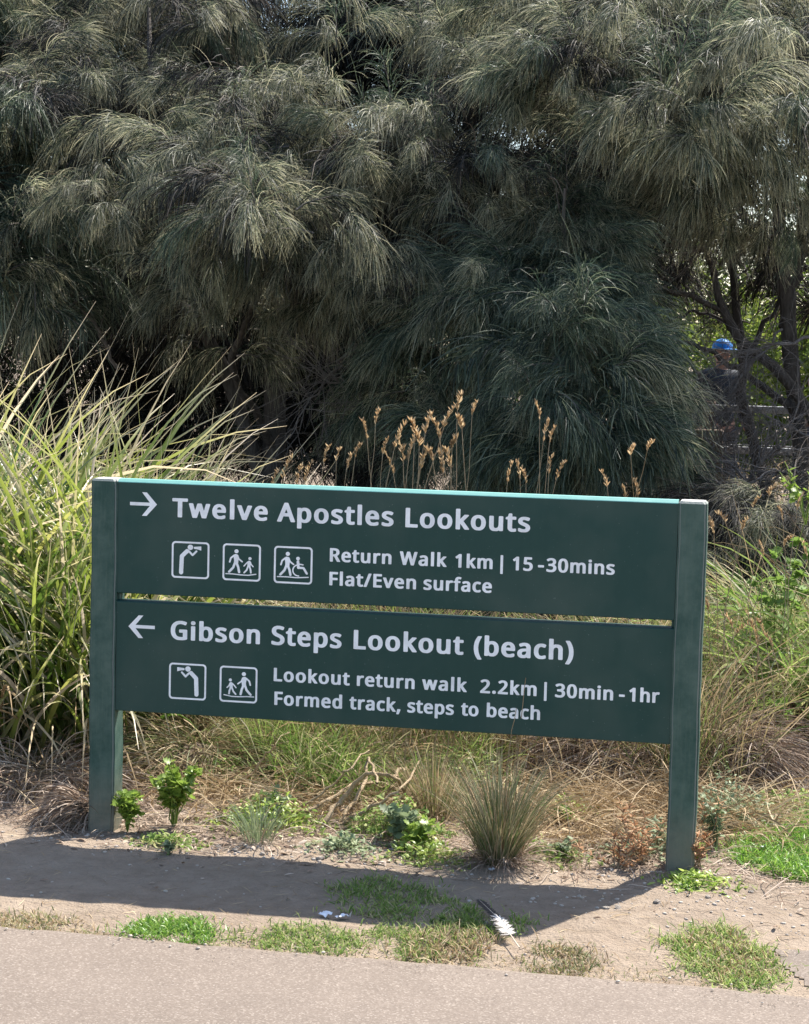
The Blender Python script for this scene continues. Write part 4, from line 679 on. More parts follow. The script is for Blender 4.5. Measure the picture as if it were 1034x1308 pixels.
def skin_body(name, joints, bones, mat, parent, sub=2):
    me = bpy.data.meshes.new(name); me.from_pydata([j[0] for j in joints], bones, [])
    o = bpy.data.objects.new(name, me); COL.objects.link(o)
    sk = o.modifiers.new('s', 'SKIN'); sk.use_smooth_shade = True
    for k, j in enumerate(joints): 
        r = j[1]; me.skin_vertices[0].data[k].radius = r if isinstance(r, tuple) else (r, r)
    me.skin_vertices[0].data[0].use_root = True
    ss = o.modifiers.new('u', 'SUBSURF'); ss.levels = sub; ss.render_levels = sub
    m2 = bpy.data.meshes.new_from_object(o.evaluated_get(bpy.context.evaluated_depsgraph_get())); m2.name = name
    bpy.data.objects.remove(o); bpy.data.meshes.remove(me)
    for p in m2.polygons: p.use_smooth = True
    m2.materials.clear()
    return obj(name, m2, mat, parent)
M['skin'] = plain('skin', (.46, .25, .17), .55); M['jacket'] = plain('dark_jacket', (.022, .026, .034), .8); M['shorts'] = plain('grey_trousers', (.07, .07, .08), .8)
M['cap'] = plain('blue_cap', (.015, .19, .5), .6); M['shoe'] = plain('shoe', (.05, .05, .05), .6); M['hair'] = plain('hair', (.05, .035, .025), .7); M['shirt'] = plain('faded_tan_shirt', (.30, .20, .15), .8)
def person(p, rz, h, jacket, hat, label):
    """standing figure, facing local -Y, arms slightly bent"""
    s = h/1.75; root = empty('person', p, rz); tag(root, label, 'person'); root.scale = (s, s, s)
    J = [((0, 0, .97), (.15, .11)), ((0, 0, 1.12), (.14, .10)), ((0, -.005, 1.30), (.165, .115)), ((0, 0, 1.43), (.12, .09)), ((0, -.01, 1.50), .055), ((0, -.02, 1.56), (.062, .07)), ((0, -.02, 1.66), (.078, .095)), ((0, -.015, 1.73), (.06, .07)),
         ((.19, 0, 1.40), .06), ((.25, .02, 1.12), .045), ((.22, -.14, .93), .032), ((.20, -.21, .90), (.022, .035)),
         ((-.19, 0, 1.40), .06), ((-.25, .03, 1.12), .045), ((-.24, -.08, .88), .032), ((-.235, -.12, .81), (.022, .035)),
         ((.10, 0, .90), .095), ((.11, -.02, .50), .062), ((.12, .02, .10), .042), ((.12, -.02, .04), .04), ((.13, -.15, .03), .035),
         ((-.10, 0, .90), .095), ((-.11, .02, .50), .062), ((-.12, .06, .10), .042), ((-.12, .02, .04), .04), ((-.13, -.11, .03), .035)]
    B = [(0, 1), (1, 2), (2, 3), (3, 4), (4, 5), (5, 6), (6, 7), (3, 8), (8, 9), (9, 10), (10, 11), (3, 12), (12, 13), (13, 14), (14, 15), (0, 16), (16, 17), (17, 18), (18, 19), (19, 20), (0, 21), (21, 22), (22, 23), (23, 24), (24, 25)]
    skin_body('body', J, B, M['skin'], root)
    g = 1.16
    JJ = [((0, 0, .88), (.18, .145)), ((0, 0, 1.12), (.17, .13)), ((0, -.005, 1.30), (.19, .14)), ((0, 0, 1.43), (.165, .12)), ((0, -.005, 1.53), (.085, .085)),
          ((.19, 0, 1.41), .078), ((.255, .02, 1.12), .062), ((.225, -.12, .96), .046), ((-.19, 0, 1.41), .078), ((-.255, .03, 1.12), .062), ((-.243, -.07, .92), .046)]
    skin_body('jacket', JJ, [(0, 1), (1, 2), (2, 3), (3, 4), (3, 5), (5, 6), (6, 7), (3, 8), (8, 9), (9, 10)], jacket, root)
    JT = [((0, 0, .98), (.165, .125)), ((.10, 0, .88), .112), ((.11, -.02, .50), .082), ((.12, .02, .12), .062), ((-.10, 0, .88), .112), ((-.11, .02, .50), .082), ((-.12, .06, .12), .062)]
    skin_body('trousers', JT, [(0, 1), (1, 2), (2, 3), (0, 4), (4, 5), (5, 6)], M['shorts'], root)
    for sx in (1, -1):
        yo = 0 if sx > 0 else .04
        skin_body('shoe', [((.12*sx, .03+yo, .05), .05), ((.125*sx, -.06+yo, .045), .048), ((.13*sx, -.17+yo, .035), .04)], [(0, 1), (1, 2)], M['shoe'], root, 1)
        # fingers, curled
        hx = (.20, -.21, .90) if sx > 0 else (-.235, -.12, .81)
        for q in range(4):
            a = Vector(hx)+Vector((.0, (q-1.5)*.018*(0 if sx < 0 else .4), -.01+(q-1.5)*.014*(1 if sx > 0 else .0)))
            V, F, U = tube(np.array([a, a+Vector((-.01*sx, -.035, -.03)), a+Vector((-.03*sx, -.04, -.06+.004*q))]), [.009, .009, .006], 6); obj('finger', np_mesh('finger', V, F, U), M['skin'], root)
    # face
    import bmesh
    def blob(nm, c, r, mat):
        bm = bmesh.new(); bmesh.ops.create_uvsphere(bm, u_segments=12, v_segments=8, radius=1); me = bpy.data.meshes.new(nm)
        bmesh.ops.scale(bm, vec=r, verts=bm.verts); bmesh.ops.translate(bm, vec=c, verts=bm.verts); bm.to_mesh(me); bm.free()
        for p_ in me.polygons: p_.use_smooth = True
        return obj(nm, me, mat, root)
    blob('nose', (0, -.122, 1.63), (.012, .02, .02), M['skin']); blob('mouth', (0, -.108, 1.59), (.025, .008, .006), M['shirt'])
    for sx in (1, -1): blob('eye', (.03*sx, -.105, 1.655), (.012, .01, .008), M['hair']); blob('ear', (.082*sx, -.01, 1.64), (.012, .02, .03), M['skin'])
    if hat:
        bm = bmesh.new(); bmesh.ops.create_uvsphere(bm, u_segments=20, v_segments=12, radius=1)
        bmesh.ops.delete(bm, geom=[v for v in bm.verts if v.co.z < -.05], context='VERTS'); bmesh.ops.scale(bm, vec=(.098, .118, .10), verts=bm.verts); bmesh.ops.translate(bm, vec=(0, -.015, 1.695), verts=bm.verts)
        me = bpy.data.meshes.new('cap'); bm.to_mesh(me); bm.free()
        for p_ in me.polygons: p_.use_smooth = True
        c = obj('cap', me, M['cap'], root)
        blob('brim', (0, -.165, 1.69), (.075, .085, .008), M['cap'])
    else: blob('hair', (0, .005, 1.70), (.092, .105, .085), M['hair'])
    return root
pp = at(922, 455, Y=12.6); person((pp[0], 12.6, 0), R(35), 1.66, M['jacket'], True, 'person in a blue cap and dark jacket walking beyond the rails')
pp = at(1060, 455, Y=11.8); person((pp[0], 11.8, 0), R(-60), 1.68, M['shirt'], False, 'person mostly hidden by the tree trunk at the right edge of the rails')
# more brush crossing the gap on the right
dead_branch(1040, 430, 860, 500, 5.6, .010, 'leafless twiggy branch slanting across the pale rails', 12, 40, 1.3)
dead_branch(1034, 300, 860, 330, 6.4, .010, 'fine bare twigs in the upper part of the right gap', 13, 44, 1.3)
dead_branch(870, 640, 960, 470, 5.4, .009, 'upright spray of dead twigs left of the rails', 14, 40, 1.3)
dead_branch(1040, 560, 880, 520, 6.0, .009, 'mesh of thin dead twigs hanging before the walker', 15, 60, 1.4)
dead_branch(1000, 420, 900, 560, 6.2, .009, 'thin dark twigs crossing the blue cap', 16, 60, 1.4)
for k, (u, Yd, lab) in enumerate(((-330, 7.6, 'she-oak beyond the left edge, past the dark blue green one'), (1330, 7.6, 'she-oak beyond the right edge, past the open limbed one'))):
    f0 = foot(u, Yd)
    tree('she_oak', [lobe(u, 60, 220, 180, Yd, .9), lobe(u+40, 300, 170, 150, Yd-.4, .8), lobe(u-30, 500, 120, 90, Yd, .7)], [([f0, gz(u, 400, Yd), gz(u+10, 50, Yd)], .09, .03), ([gz(u, 430, Yd), gz(u+90, 300, Yd-.3), gz(u+140, 200, Yd-.4)], .04, .012)],
         lab, 'tree', 'she-oaks behind the sign', seed=91+k, nspray=180, low=260, sc=1.1, outer=160)
bp = at(906, 560, Y=9.2); root = empty('short_post', (bp[0], 9.2, 0)); tag(root, 'short square brown post standing left of the pale rails', 'post')
bevel_box('shaft', -.11, .11, -.08, .08, -.2, .985, .012, 2, M['fencepost'], root)

# ---------------------------------------------------------------- foreground plants
def gzp(p): return float(ground_z(p[0], p[1]))
def on(u, v): p = at(u, v, Z=.0); p[2] = gzp(p); return p

def strap_clump(c, rad, n, Lr, label, seed, wr=(.010, .021), parts=0, lean=0.0, az0=None, azs=3.14, el=(1.05, 1.55), el1=(-1.2, 1.3), name='strap_leaf_clump', mat='strap', cat='grass clump', group=None, xmax=None):
    g = np.random.default_rng(seed); root = empty(name, (c[0], c[1], gzp(c))); tag(root, label, cat, group)
    def roots(k):
        a = g.uniform(0, 6.28, k); q = rad*np.sqrt(g.uniform(0, 1, k)); P = np.stack([q*np.cos(a), q*np.sin(a), 0*a-.02], -1)
        az = (a+g.normal(0, .6, k)) if az0 is None else g.normal(az0, azs, k)
        t = q/rad; e0 = g.uniform(*el, k)-.35*t; e1 = g.uniform(*el1, k)-.5*t
        L = g.uniform(*Lr, k); hit = c[1]+P[:, 1]+L*.8*np.sin(az) < .2; az = np.where(hit, -az, az)
        if xmax is not None: far = c[0]+P[:, 0]+L*.75*np.cos(az) > xmax; az = np.where(far & (g.random(k) < .985), math.pi-az, az)
        return P, az, e0, e1, L
    if parts:
        vs = []
        for _ in range(24):
            P = np.zeros((1, 3)); V, F, U = grow(P, np.zeros(1), g.uniform(*el, 1), g.uniform(*el1, 1), g.uniform(*Lr, 1), g.uniform(*wr, 1), K=10, pw=g.uniform(1.2, 2.2), fold=.16, wav=.15, taper=.4, twist=.7, g=g)
            vs.append(np_mesh('leaf', V, F, U)); vs[-1].materials.append(M[mat])
        P, az, e0, e1, L = roots(parts)
        for k in range(parts):
            o = obj('leaf', vs[int(g.integers(24))], None, root); o.location = tuple(P[k]); s = g.uniform(.8, 1.1); o.scale = (s, s, s); o.rotation_euler = (g.normal(0, .12), g.normal(0, .10), az[k])
        n -= parts
    P, az, e0, e1, L = roots(n)
    V, F, U = grow(P, az, e0, e1, L, g.uniform(*wr, n), K=10, pw=1.6, fold=.16, wav=.2, taper=.4, twist=.7, g=g)
    tag(obj('leaves', np_mesh('leaves', V, F, U), M[mat], root), kind='stuff')
    return root
def dead_skirt(root, rad, n, Lr, seed, mat='straw'):
    g = np.random.default_rng(seed); a = g.uniform(0, 6.28, n); q = rad*g.uniform(.4, 1.05, n)
    P = np.stack([q*np.cos(a), q*np.sin(a), g.uniform(0, .25, n)], -1)
    V, F, U = grow(P, a+g.normal(0, .7, n), g.uniform(-.2, .9, n), g.uniform(-1.4, -.6, n), g.uniform(*Lr, n), g.uniform(.004, .011, n), K=8, fold=.12, g=g)
    tag(obj('dead_leaves', np_mesh('dead_leaves', V, F, U), M[mat], root), kind='stuff')
cl = on(70, 985); cl[1] = 1.35; cl[0] = at(75, 900, Y=1.35)[0]
r_ = strap_clump(cl, .5, 2000, (.85, 1.72), 'large clump of long arching yellow green strap leaves left of the sign', 71, parts=290, xmax=.38); dead_skirt(r_, .5, 260, (.4, 1.0), 72)
c2 = at(-130, 900, Y=1.7); r_ = strap_clump((c2[0], 1.7), .4, 900, (1.2, 2.0), 'second strap leaved clump cut by the left edge of the photo', 73, parts=120); dead_skirt(r_, .5, 120, (.4, 1.0), 74)
c3 = at(185, 900, Y=1.9); r_ = strap_clump((c3[0], 1.9), .28, 210, (.8, 1.35), 'smaller strap leaved clump showing just above the left end of the sign', 75, parts=120, xmax=.55, el=(1.25, 1.55), el1=(-.3, 1.3))

# grass behind the sign and between sign and trees
def field(name, label, n, box, Lr, mat, seed, W=(.002, .005), el=(.8, 1.5), el1=(-.8, .9), K=6, clumps=None, top=False, cat='grass', spread=.07, dens=None):
    """a mass of blades rooted on the ground inside box = x0, x1, y0, y1"""
    g = np.random.default_rng(seed); x0, x1, y0, y1 = box
    if clumps:
        cx = g.uniform(x0, x1, clumps); cy = g.uniform(y0, y1, clumps); k = g.integers(clumps, size=n); x = cx[k]+g.normal(0, spread, n); y = cy[k]+g.normal(0, spread, n)
        hs = g.uniform(.55, 1.15, clumps)[k]
    else:
        x = g.uniform(x0, x1, n); y = g.uniform(y0, y1, n); hs = np.ones(n)
    if dens is not None:
        keep = g.random(n) < dens(x, y); x, y, hs = x[keep], y[keep], hs[keep]; n = len(x)
    P = np.stack([x, y, ground_z(x, y)-.008], -1)
    V, F, U = grow(P, g.uniform(0, 6.28, n), g.uniform(*el, n), g.uniform(*el1, n), g.uniform(*Lr, n)*hs, g.uniform(*W, n), K=K, wav=.5, twist=1.0, g=g)
    return tag(obj(name, np_mesh(name, V, F, U), M[mat]), label, cat, kind='stuff')
field('dry_grass', 'half dry tangled grass behind the sign boards', 8500, (-.1, 2.0, 1.1, 2.9), (.35, .85), 'mixed', 81, clumps=80, spread=.1)
field('dry_grass', 'pale dead grass standing between the sign and the trees', 6500, (-.3, 1.9, 1.2, 3.0), (.25, .5), 'straw', 82, clumps=90, spread=.12)
field('green_grass', 'green grass growing up under the sign boards', 1800, (.1, 1.2, .6, 1.3), (.15, .4), 'green', 83, clumps=14, spread=.06)
field('green_grass', 'bright yellow green grass glimpsed through the slot between the boards', 6000, (-.3, 1.9, 1.7, 2.7), (.3, .62), 'lime', 180, clumps=60, spread=.1)
field('dry_grass', 'low matted straw at the foot of the boards', 15000, (-.3, 2.15, .32, 1.6), (.10, .34), 'straw', 84, el=(0, .9), el1=(-.9, .3), clumps=190, spread=.12)
field('leaf_litter_grass', 'sparse dull grass on the shaded floor under the trees', 7000, (-3.6, 5.5, 5.0, 11.0), (.15, .6), 'needle_dead_shade', 85, clumps=160, spread=.14)
field('dry_grass', 'sunlit dry grass around the rails and beyond', 7000, (2.2, 9.0, 11.0, 19.0), (.2, .6), 'mixed', 86, clumps=140, spread=.3, W=(.006, .012), K=4)
# right hand side, behind the right post
field('green_grass', 'long green and pale blades leaning out right of the right post', 1300, (2.15, 3.5, 2.1, 2.9), (.5, 1.1), 'tussock', 87, clumps=14, spread=.1, W=(.004, .010), el1=(-1.4, .3), K=9)
field('green_grass', 'bright green long grass behind the right post', 2600, (2.1, 3.3, 2.0, 3.0), (.5, 1.0), 'green', 88, clumps=16, spread=.09, W=(.005, .011), el1=(-1.2, .4), K=9)
field('dry_grass', 'bleached stalks among the long grass right of the post', 380, (2.2, 3.6, 2.0, 2.9), (.6, 1.15), 'straw', 89, clumps=20, spread=.1, W=(.003, .006), el1=(-.6, .9), K=8)
field('green_grass', 'rough dark grass behind the dead twigs on the right', 1400, (1.9, 4.4, 2.8, 4.0), (.3, .6), 'tussock', 90, clumps=36, spread=.12, W=(.003, .007), K=7)

# mounds of collapsed dead grass: curved shells of combed straw
def mound(u, v, rx, rz, ry, label, mat, seed, n=2200, az=None, L=(.12, .34), w=(.0018, .0045)):
    g = np.random.default_rng(seed); c = on(u, v); root = empty('dead_grass_mound', c); tag(root, label, 'dead grass')
    th = g.uniform(0, 6.28, n); ph = np.arcsin(g.uniform(.05, 1, n)); q = g.uniform(.75, 1.03, n)
    P = np.stack([rx*np.cos(ph)*np.cos(th)*q, ry*np.cos(ph)*np.sin(th)*q, rz*np.sin(ph)*q], -1)
    az_ = (th+g.normal(0, .5, n)) if az is None else g.normal(az, .55, n)
    slope = -(1.25-ph)*.8
    V, F, U = grow(P, az_, slope+g.normal(.35, .3, n), slope-g.uniform(.2, .9, n), g.uniform(*L, n), g.uniform(*w, n), K=6, wav=.5, twist=1.2, g=g)
    tag(obj('straw', np_mesh('straw', V, F, U), M[mat], root), kind='stuff')
    t = np.linspace(0, 2*np.pi, 20, endpoint=False); rows_ = []
    for q in (1.0, .8, .5, .02):
        rows_.append(np.stack([rx*.86*q*np.cos(t), ry*.86*q*np.sin(t), np.full(20, rz*.84*math.sqrt(max(0, 1-q*q))-.02)], -1)+g.normal(0, .006, (20, 3)))
    V = np.concatenate(rows_); i = np.arange(3)[:, None]*20; j = np.arange(20)[None]; j2 = (j+1) % 20
    obj('matted_core', np_mesh('matted_core', V, np.stack([i+j, i+j2, i+20+j2, i+20+j], -1).reshape(-1, 4)), M['thatch'], root)
    return root
M['thatch'] = ground_mat('matted_thatch', ((.09, .065, .045), (.2, .15, .11), (.26, .2, .14)), (8, 60, 160), .01)
mound(770, 985, .27, .15, .24, 'grey mound of collapsed dead grass between tussock and right post', 'straw_grey', 91, 2600, az=-2.4)
mound(930, 985, .24, .17, .28, 'pale combed over dead grass mound just right of the right post', 'straw_grey', 92, 3000, az=-.6)
mound(1005, 945, .27, .26, .3, 'russet brown mound of dead stems at the right edge', 'straw_red', 93, 3600)
mound(950, 890, .24, .16, .2, 'half green slumped tussock behind the right post', 'green', 94, 2600, az=-1.2, L=(.2, .5))
mound(98, 1048, .07, .10, .08, 'grey brown tuft of dead grass leaning on the left post', 'straw_grey', 95, 600, az=-2.6, L=(.06, .17))
mound(50, 1000, .3, .07, .2, 'low mat of dead grass left of the left post', 'straw_grey', 96, 1500)
mound(430, 990, .34, .13, .2, 'dry tangled straw mound under the middle of the lower board', 'mixed', 97, 1800)
mound(250, 985, .26, .16, .2, 'half green tangle under the left end of the lower board', 'mixed', 98, 1500)

M['seed'] = blade_mat('golden_seed', [(0, (.26, .16, .08)), (.5, (.44, .29, .15)), (1, (.60, .46, .28))], trans=.35, rough=.7, spec=.2)
# seed heads standing above the boards
def seed_stalks(tips, label, seed, Yr=(.75, 1.2), bend=.06, group=None, heads=True, root_u=None, thick=1.0):
    g = np.random.default_rng(seed); first = None; root = None
    for (u, v) in tips:
        Yd = g.uniform(*Yr); tip = at(u, v, Y=Yd)
        b_ = np.array([tip[0]+g.normal(0, .05)-(.0 if root_u is None else 0), Yd+g.normal(0, .04), 0.0]) if root_u is None else on(*root_u)+np.array([g.normal(0, .02), g.normal(0, .02), 0])
        b_[2] = gzp(b_)
        if root is None: root = empty('seed_grass', b_); tag(root, label, 'seed grass', group); o0 = b_
        m_ = (b_+tip)/2+np.array([g.normal(0, bend), g.normal(0, .02), .04])
        p = smooth_path([b_-o0, m_-o0, tip-o0], 12, .0015, g); V, F, U = tube(p, np.linspace(.0022, .0011, 12)*thick, 4)
        st = obj('stalk', np_mesh('stalk', V, F, U), M['stem_straw'], root)
        if heads:
            d = p[-1]-p[-2]; d /= np.linalg.norm(d); hl = g.uniform(.05, .10); m2 = int(g.integers(20, 34))
            t = g.uniform(0, 1, m2); P = (p[-1][None]-d*hl*.5)+d*hl*t[:, None]; az = g.uniform(0, 6.28, m2)
            # the head droops in the stalk's direction
            P += np.array([np.sign(d[0] or 1)*.015, 0, -.012])*(t[:, None]**2)
            V, F, U = grow(P, az, g.uniform(.7, 1.4, m2), g.uniform(.9, 1.5, m2), g.uniform(.012, .022, m2)*thick, np.full(m2, .0048)*thick, K=4, fold=.3, g=g)
            obj('seed_head', np_mesh('seed_head', V, F, U), M['seed'], root)
    return root
seed_stalks([(585, 512), (571, 532), (560, 548), (545, 540), (536, 560), (524, 572), (578, 566), (508, 556), (552, 580), (566, 590), (530, 545), (590, 540), (515, 575), (540, 585), (575, 585)], 'dense bunch of golden seed grass standing above the sign near the middle', 101, thick=1.35)
seed_stalks([(480, 531), (468, 548), (455, 575), (444, 590), (490, 570), (500, 590), (430, 580), (415, 578)], 'golden seed grass bunch leaning left above the sign', 102)
seed_stalks([(604, 520)], 'single seed stalk leaning left just right of the dense bunch', 103, bend=.0)
seed_stalks([(690, 524), (696, 548), (703, 556), (702, 590), (714, 600)], 'upright seed heads in a tight group above the word Lookouts', 104)
seed_stalks([(664, 598), (650, 600), (672, 606)], 'short drooping seed heads left of the tight upright group', 105)
seed_stalks([(829, 568), (806, 574)], 'long arching seed stalk leaning right above the right half of the sign', 106, root_u=(745, 930))
seed_stalks([(775, 612), (815, 622), (800, 628)], 'low seed heads barely above the sign near its right end', 107)
seed_stalks([(392, 602), (380, 606), (350, 608), (365, 596)], 'low dry tips just above the left half of the sign', 108)
seed_stalks([(672, 866), (660, 905)], 'thin pale seed stalk rising in front of the lower board', 109, Yr=(-.05, -.03), root_u=(650, 1085), bend=.01, heads=False)
seed_stalks([(912, 672), (905, 770), (925, 660)], 'bent seed stalks showing beside the right post', 110, Yr=(.5, .8), root_u=(925, 1010))
seed_stalks([(965, 640), (1000, 655), (985, 625), (1020, 640), (1030, 700), (1005, 690), (975, 700), (950, 668)], 'nodding pale seed stalks at the right edge above the long grass', 111, Yr=(1.6, 2.1), bend=.12)
seed_stalks([(935, 795), (950, 800), (968, 812), (985, 818), (960, 790), (975, 800)], 'dry bleached flower heads above the slumped tussock', 112, Yr=(1.0, 1.3))

# the front tussock
tc = on(637, 1098)
def tussock(c, rad, n, Lr, label, seed, mat='tussock', W=(.0014, .003)):
    g = np.random.default_rng(seed); root = empty('grass_tussock', c); tag(root, label, 'tussock')
    a = g.uniform(0, 6.28, n); q = rad*np.sqrt(g.uniform(0, 1, n)); P = np.stack([q*np.cos(a), q*np.sin(a), 0*a], -1); t = q/rad
    V, F, U = grow(P, a+g.normal(0, .35, n), 1.53-.38*t+g.normal(0, .09, n), 1.4-.6*t-g.uniform(0, .7, n), g.uniform(*Lr, n), g.uniform(*W, n), K=8, wav=.2, g=g)
    tag(obj('blades', np_mesh('blades', V, F, U), M[mat], root), kind='stuff')
    n2 = n//4; a = g.uniform(0, 6.28, n2); P = np.stack([rad*1.1*np.cos(a), rad*1.1*np.sin(a), 0*a+.01], -1)
    V, F, U = grow(P, a+g.normal(0, .5, n2), g.uniform(.1, .9, n2), g.uniform(-1, -.1, n2), np.full(n2, .14)*g.uniform(.6, 1.4, n2), g.uniform(*W, n2), K=6, g=g)
    tag(obj('dead_blades', np_mesh('dead_blades', V, F, U), M['straw_grey'], root), kind='stuff')
    return root
tussock(tc, .05, 700, (.12, .40), 'fine bladed fountain shaped tussock in front of the lower board', 121)
tussock(tc+np.array([.0, .01, 0]), .06, 380, (.14, .38), 'bleached dead blades standing through the fountain tussock', 125, 'straw', (.0012, .0024))
tussock(on(555, 1040), .06, 350, (.15, .3), 'small thin half dead tussock left of the fountain shaped one', 122, 'mixed')
tussock(on(345, 985), .07, 420, (.18, .36), 'loose green tussock under the lower board pictograms', 123, 'green')
tussock(on(330, 1075), .05, 160, (.08, .16), 'low wispy tuft on the gravel in front of the boards', 124, 'greygreen')

# leafy weeds
def leaf_shape(L, W_, lobes=5, g=rng):
    """small lobed blade in XY, cupped, pointing +X"""
    k = lobes*2+1; t = np.linspace(0, 1, k+2)[1:-1]; w = W_*.5*np.sin(np.pi*t**.8)*(1+.35*np.cos(np.pi*np.arange(k)))
    up = np.stack([t*L, w, .12*w], -1); dn = np.stack([t*L, -w, .12*w], -1); mid = np.stack([t*L, 0*t, -.05*L*np.sin(np.pi*t)], -1)
    V = np.concatenate([[[0, 0, 0]], up, mid, dn, [[L, 0, 0]]]); F = []
    for i in range(k-1):
        F += [(1+i, 1+k+i, 2+k+i, 2+i), (1+k+i, 1+2*k+i, 2+2*k+i, 2+k+i)]
    return V, np.array(F), np.stack([V[:, 1]/W_+.5, V[:, 0]/L], -1)
def weed(u, v, h, r, n, label, mat, seed, leafL=(.025, .05), name='leafy_weed', stems=7, group=None, cat='weed', p=None):
    g = np.random.default_rng(seed); c = on(u, v) if p is None else p; root = empty(name, c); tag(root, label, cat, group)
    ends = []; SV = []
    for k in range(stems):
        a = g.uniform(0, 6.28); q = r*g.uniform(.2, 1); e = np.array([q*math.cos(a), q*math.sin(a), h*g.uniform(.55, 1)])
        pth = smooth_path([np.zeros(3), e*[.35, .35, .55], e], 8, .003, g); SV.append(tube(pth, np.linspace(.003, .0015, 8), 4)); ends.append(pth)
    V, F, U = merge(SV); obj('stems', np_mesh('stems', V, F, U), M[mat], root)
    vs = []
    for k in range(6):
        V, F, U = leaf_shape(1, g.uniform(.6, .95), 3, g); vs.append(np_mesh('leaf', V, F, U)); vs[-1].materials.append(M[mat])
    for k in range(min(n, 290)):
        pth = ends[int(g.integers(stems))]; t = g.uniform(.35, 1)**.7; pt = pth[int(t*7)]
        o = obj('leaf', vs[int(g.integers(6))], None, root); s = g.uniform(*leafL); o.scale = (s, s, s)
        o.location = tuple(pt+g.normal(0, .006, 3)); o.rotation_euler = (g.normal(0, .5), g.uniform(-.9, .5), g.uniform(0, 6.28))
    return root
weed(222, 1054, .23, .10, 290, 'bright lime leafy weed, the taller one right of the left post', 'lime', 131, leafL=(.022, .042), stems=14)
weed(163, 1058, .14, .055, 170, 'low lime leafy weed touching the foot of the left post', 'lime', 132, leafL=(.02, .038), stems=11)
weed(215, 1088, .04, .04, 40, 'tiny sprawling weed in gravel below the taller lime one', 'greygreen', 133, leafL=(.012, .025))
weed(505, 1075, .12, .08, 120, 'dull green leafy weed between left tufts and the fountain tussock', 'greygreen', 134)
weed(535, 1085, .09, .06, 90, 'yellow green weed at the left foot of the fountain tussock', 'lime', 135, leafL=(.02, .04))
weed(345, 1045, .12, .09, 110, 'dull sprawling weed in the straw under the upper pictograms', 'greygreen', 136, leafL=(.015, .035))
weed(715, 1048, .05, .08, 60, 'flat green rosette on bare dirt right of the fountain tussock', 'green', 137, leafL=(.02, .04))
weed(720, 1090, .05, .07, 40, 'sparse low weed on the dirt below the flat rosette', 'greygreen', 138, leafL=(.015, .03))
weed(915, 1085, .17, .06, 120, 'ferny grey green weed right of the right post', 'greygreen', 139, leafL=(.012, .028), stems=10)
weed(885, 1105, .08, .04, 50, 'low weed hugging the foot of the right post', 'green', 140, leafL=(.015, .03))
weed(620, 640, .3, .12, 120, 'soft green leafy weed peeping over the sign beside the seed heads', 'green', 141, leafL=(.025, .05), p=np.array([at(635, 640, Y=1.6)[0], 1.6, .62]))
weed(985, 750, .85, .3, 160, 'broad leaved green plant among the long grass right of the post', 'green', 142, leafL=(.03, .06), p=np.r_[at(990, 800, Y=2.2)[:2], .1])
weed(1020, 640, .3, .15, 60, 'green broad leaved sprig at the right edge below the rails', 'lime', 143, leafL=(.025, .05), p=np.r_[at(1030, 660, Y=3.2)[:2], .8])
weed(1000, 870, .14, .14, 110, 'glossy green weed low on the right between mounds', 'green', 144, leafL=(.03, .06), p=np.r_[at(985, 880, Y=1.6)[:2], .14])
def spiky(u, v, h, n, label, seed, mat='straw_red', r=.05):
    g = np.random.default_rng(seed); c = on(u, v); root = empty('dry_weed', c); tag(root, label, 'dry weed')
    for k in range(n):
        a = g.uniform(0, 6.28); e = np.array([r*math.cos(a)*g.uniform(.3, 1.6), r*math.sin(a), h*g.uniform(.5, 1)])
        pth = smooth_path([np.array([g.normal(0, .01), g.normal(0, .01), 0]), e*.5+g.normal(0, .008, 3), e], 8, .003, g); V, F, U = tube(pth, np.linspace(.0025, .001, 8), 4)
        s_ = obj('stem', np_mesh('stem', V, F, U), M['stem_straw'], root)
        m2 = 26; idx = g.integers(2, 8, m2)
        V, F, U = grow(pth[idx], g.uniform(0, 6.28, m2), g.uniform(-.2, 1.2, m2), g.uniform(-.6, .8, m2), g.uniform(.012, .035, m2), np.full(m2, .006), K=4, fold=.2, g=g)
        obj('dry_leaf', np_mesh('dry_leaf', V, F, U), M[mat], root)
spiky(820, 1098, .2, 9, 'russet dried weed just left of the right post', 151, r=.06)
spiky(790, 1105, .10, 9, 'low reddish dried weed left of the taller russet one', 152, r=.09)
spiky(893, 1110, .14, 5, 'rusty dried weed squeezed beside the right post on its right', 153, r=.03)
spiky(905, 1085, .26, 2, 'single tall thin dried weed right of the right post', 154, r=.02)
spiky(855, 1085, .12, 4, 'bleached sprig crossing the foot of the right post', 155, 'greygreen', r=.05)

M['grit'] = plain('pale_grit', (.42, .33, .24), .9)
# dead vine stems in the straw under the boards
def vine(pts, r, label=None, root=None, name='dead_stem'):
    p = [on(q[0], q[1]+q[2]*400)+np.array([0, 0, q[2]]) for q in pts]; o0 = p[0].copy() if root is None else np.array(root.location); pp_ = smooth_path([a-o0 for a in p], 18, .004)
    V, F, U = tube(pp_, np.linspace(r, r*.5, 18), 6); o = obj(name, np_mesh(name, V, F, U), M['stem_straw'], root)
    if root is None: o.location = tuple(o0); tag(o, label, 'stick')
tangle = empty('dead_creeper', on(440, 1045)); tag(tangle, 'tangle of thick bleached dead stems arching under the lower board', 'dead plant')
vine([(415, 1050, .02), (440, 1010, .1), (465, 985, .17), (500, 985, .18), (520, 1010, .06)], .010, root=tangle)
vine([(440, 1045, .02), (462, 1000, .1), (470, 960, .16), (480, 1000, .20)], .0075, root=tangle)
vine([(345, 1040, .03), (400, 1030, .05), (450, 1000, .09), (500, 1000, .02)], .008, root=tangle)
vine([(430, 1050, .01), (470, 1030, .08), (515, 1000, .16), (535, 960, .14)], .0065, root=tangle)
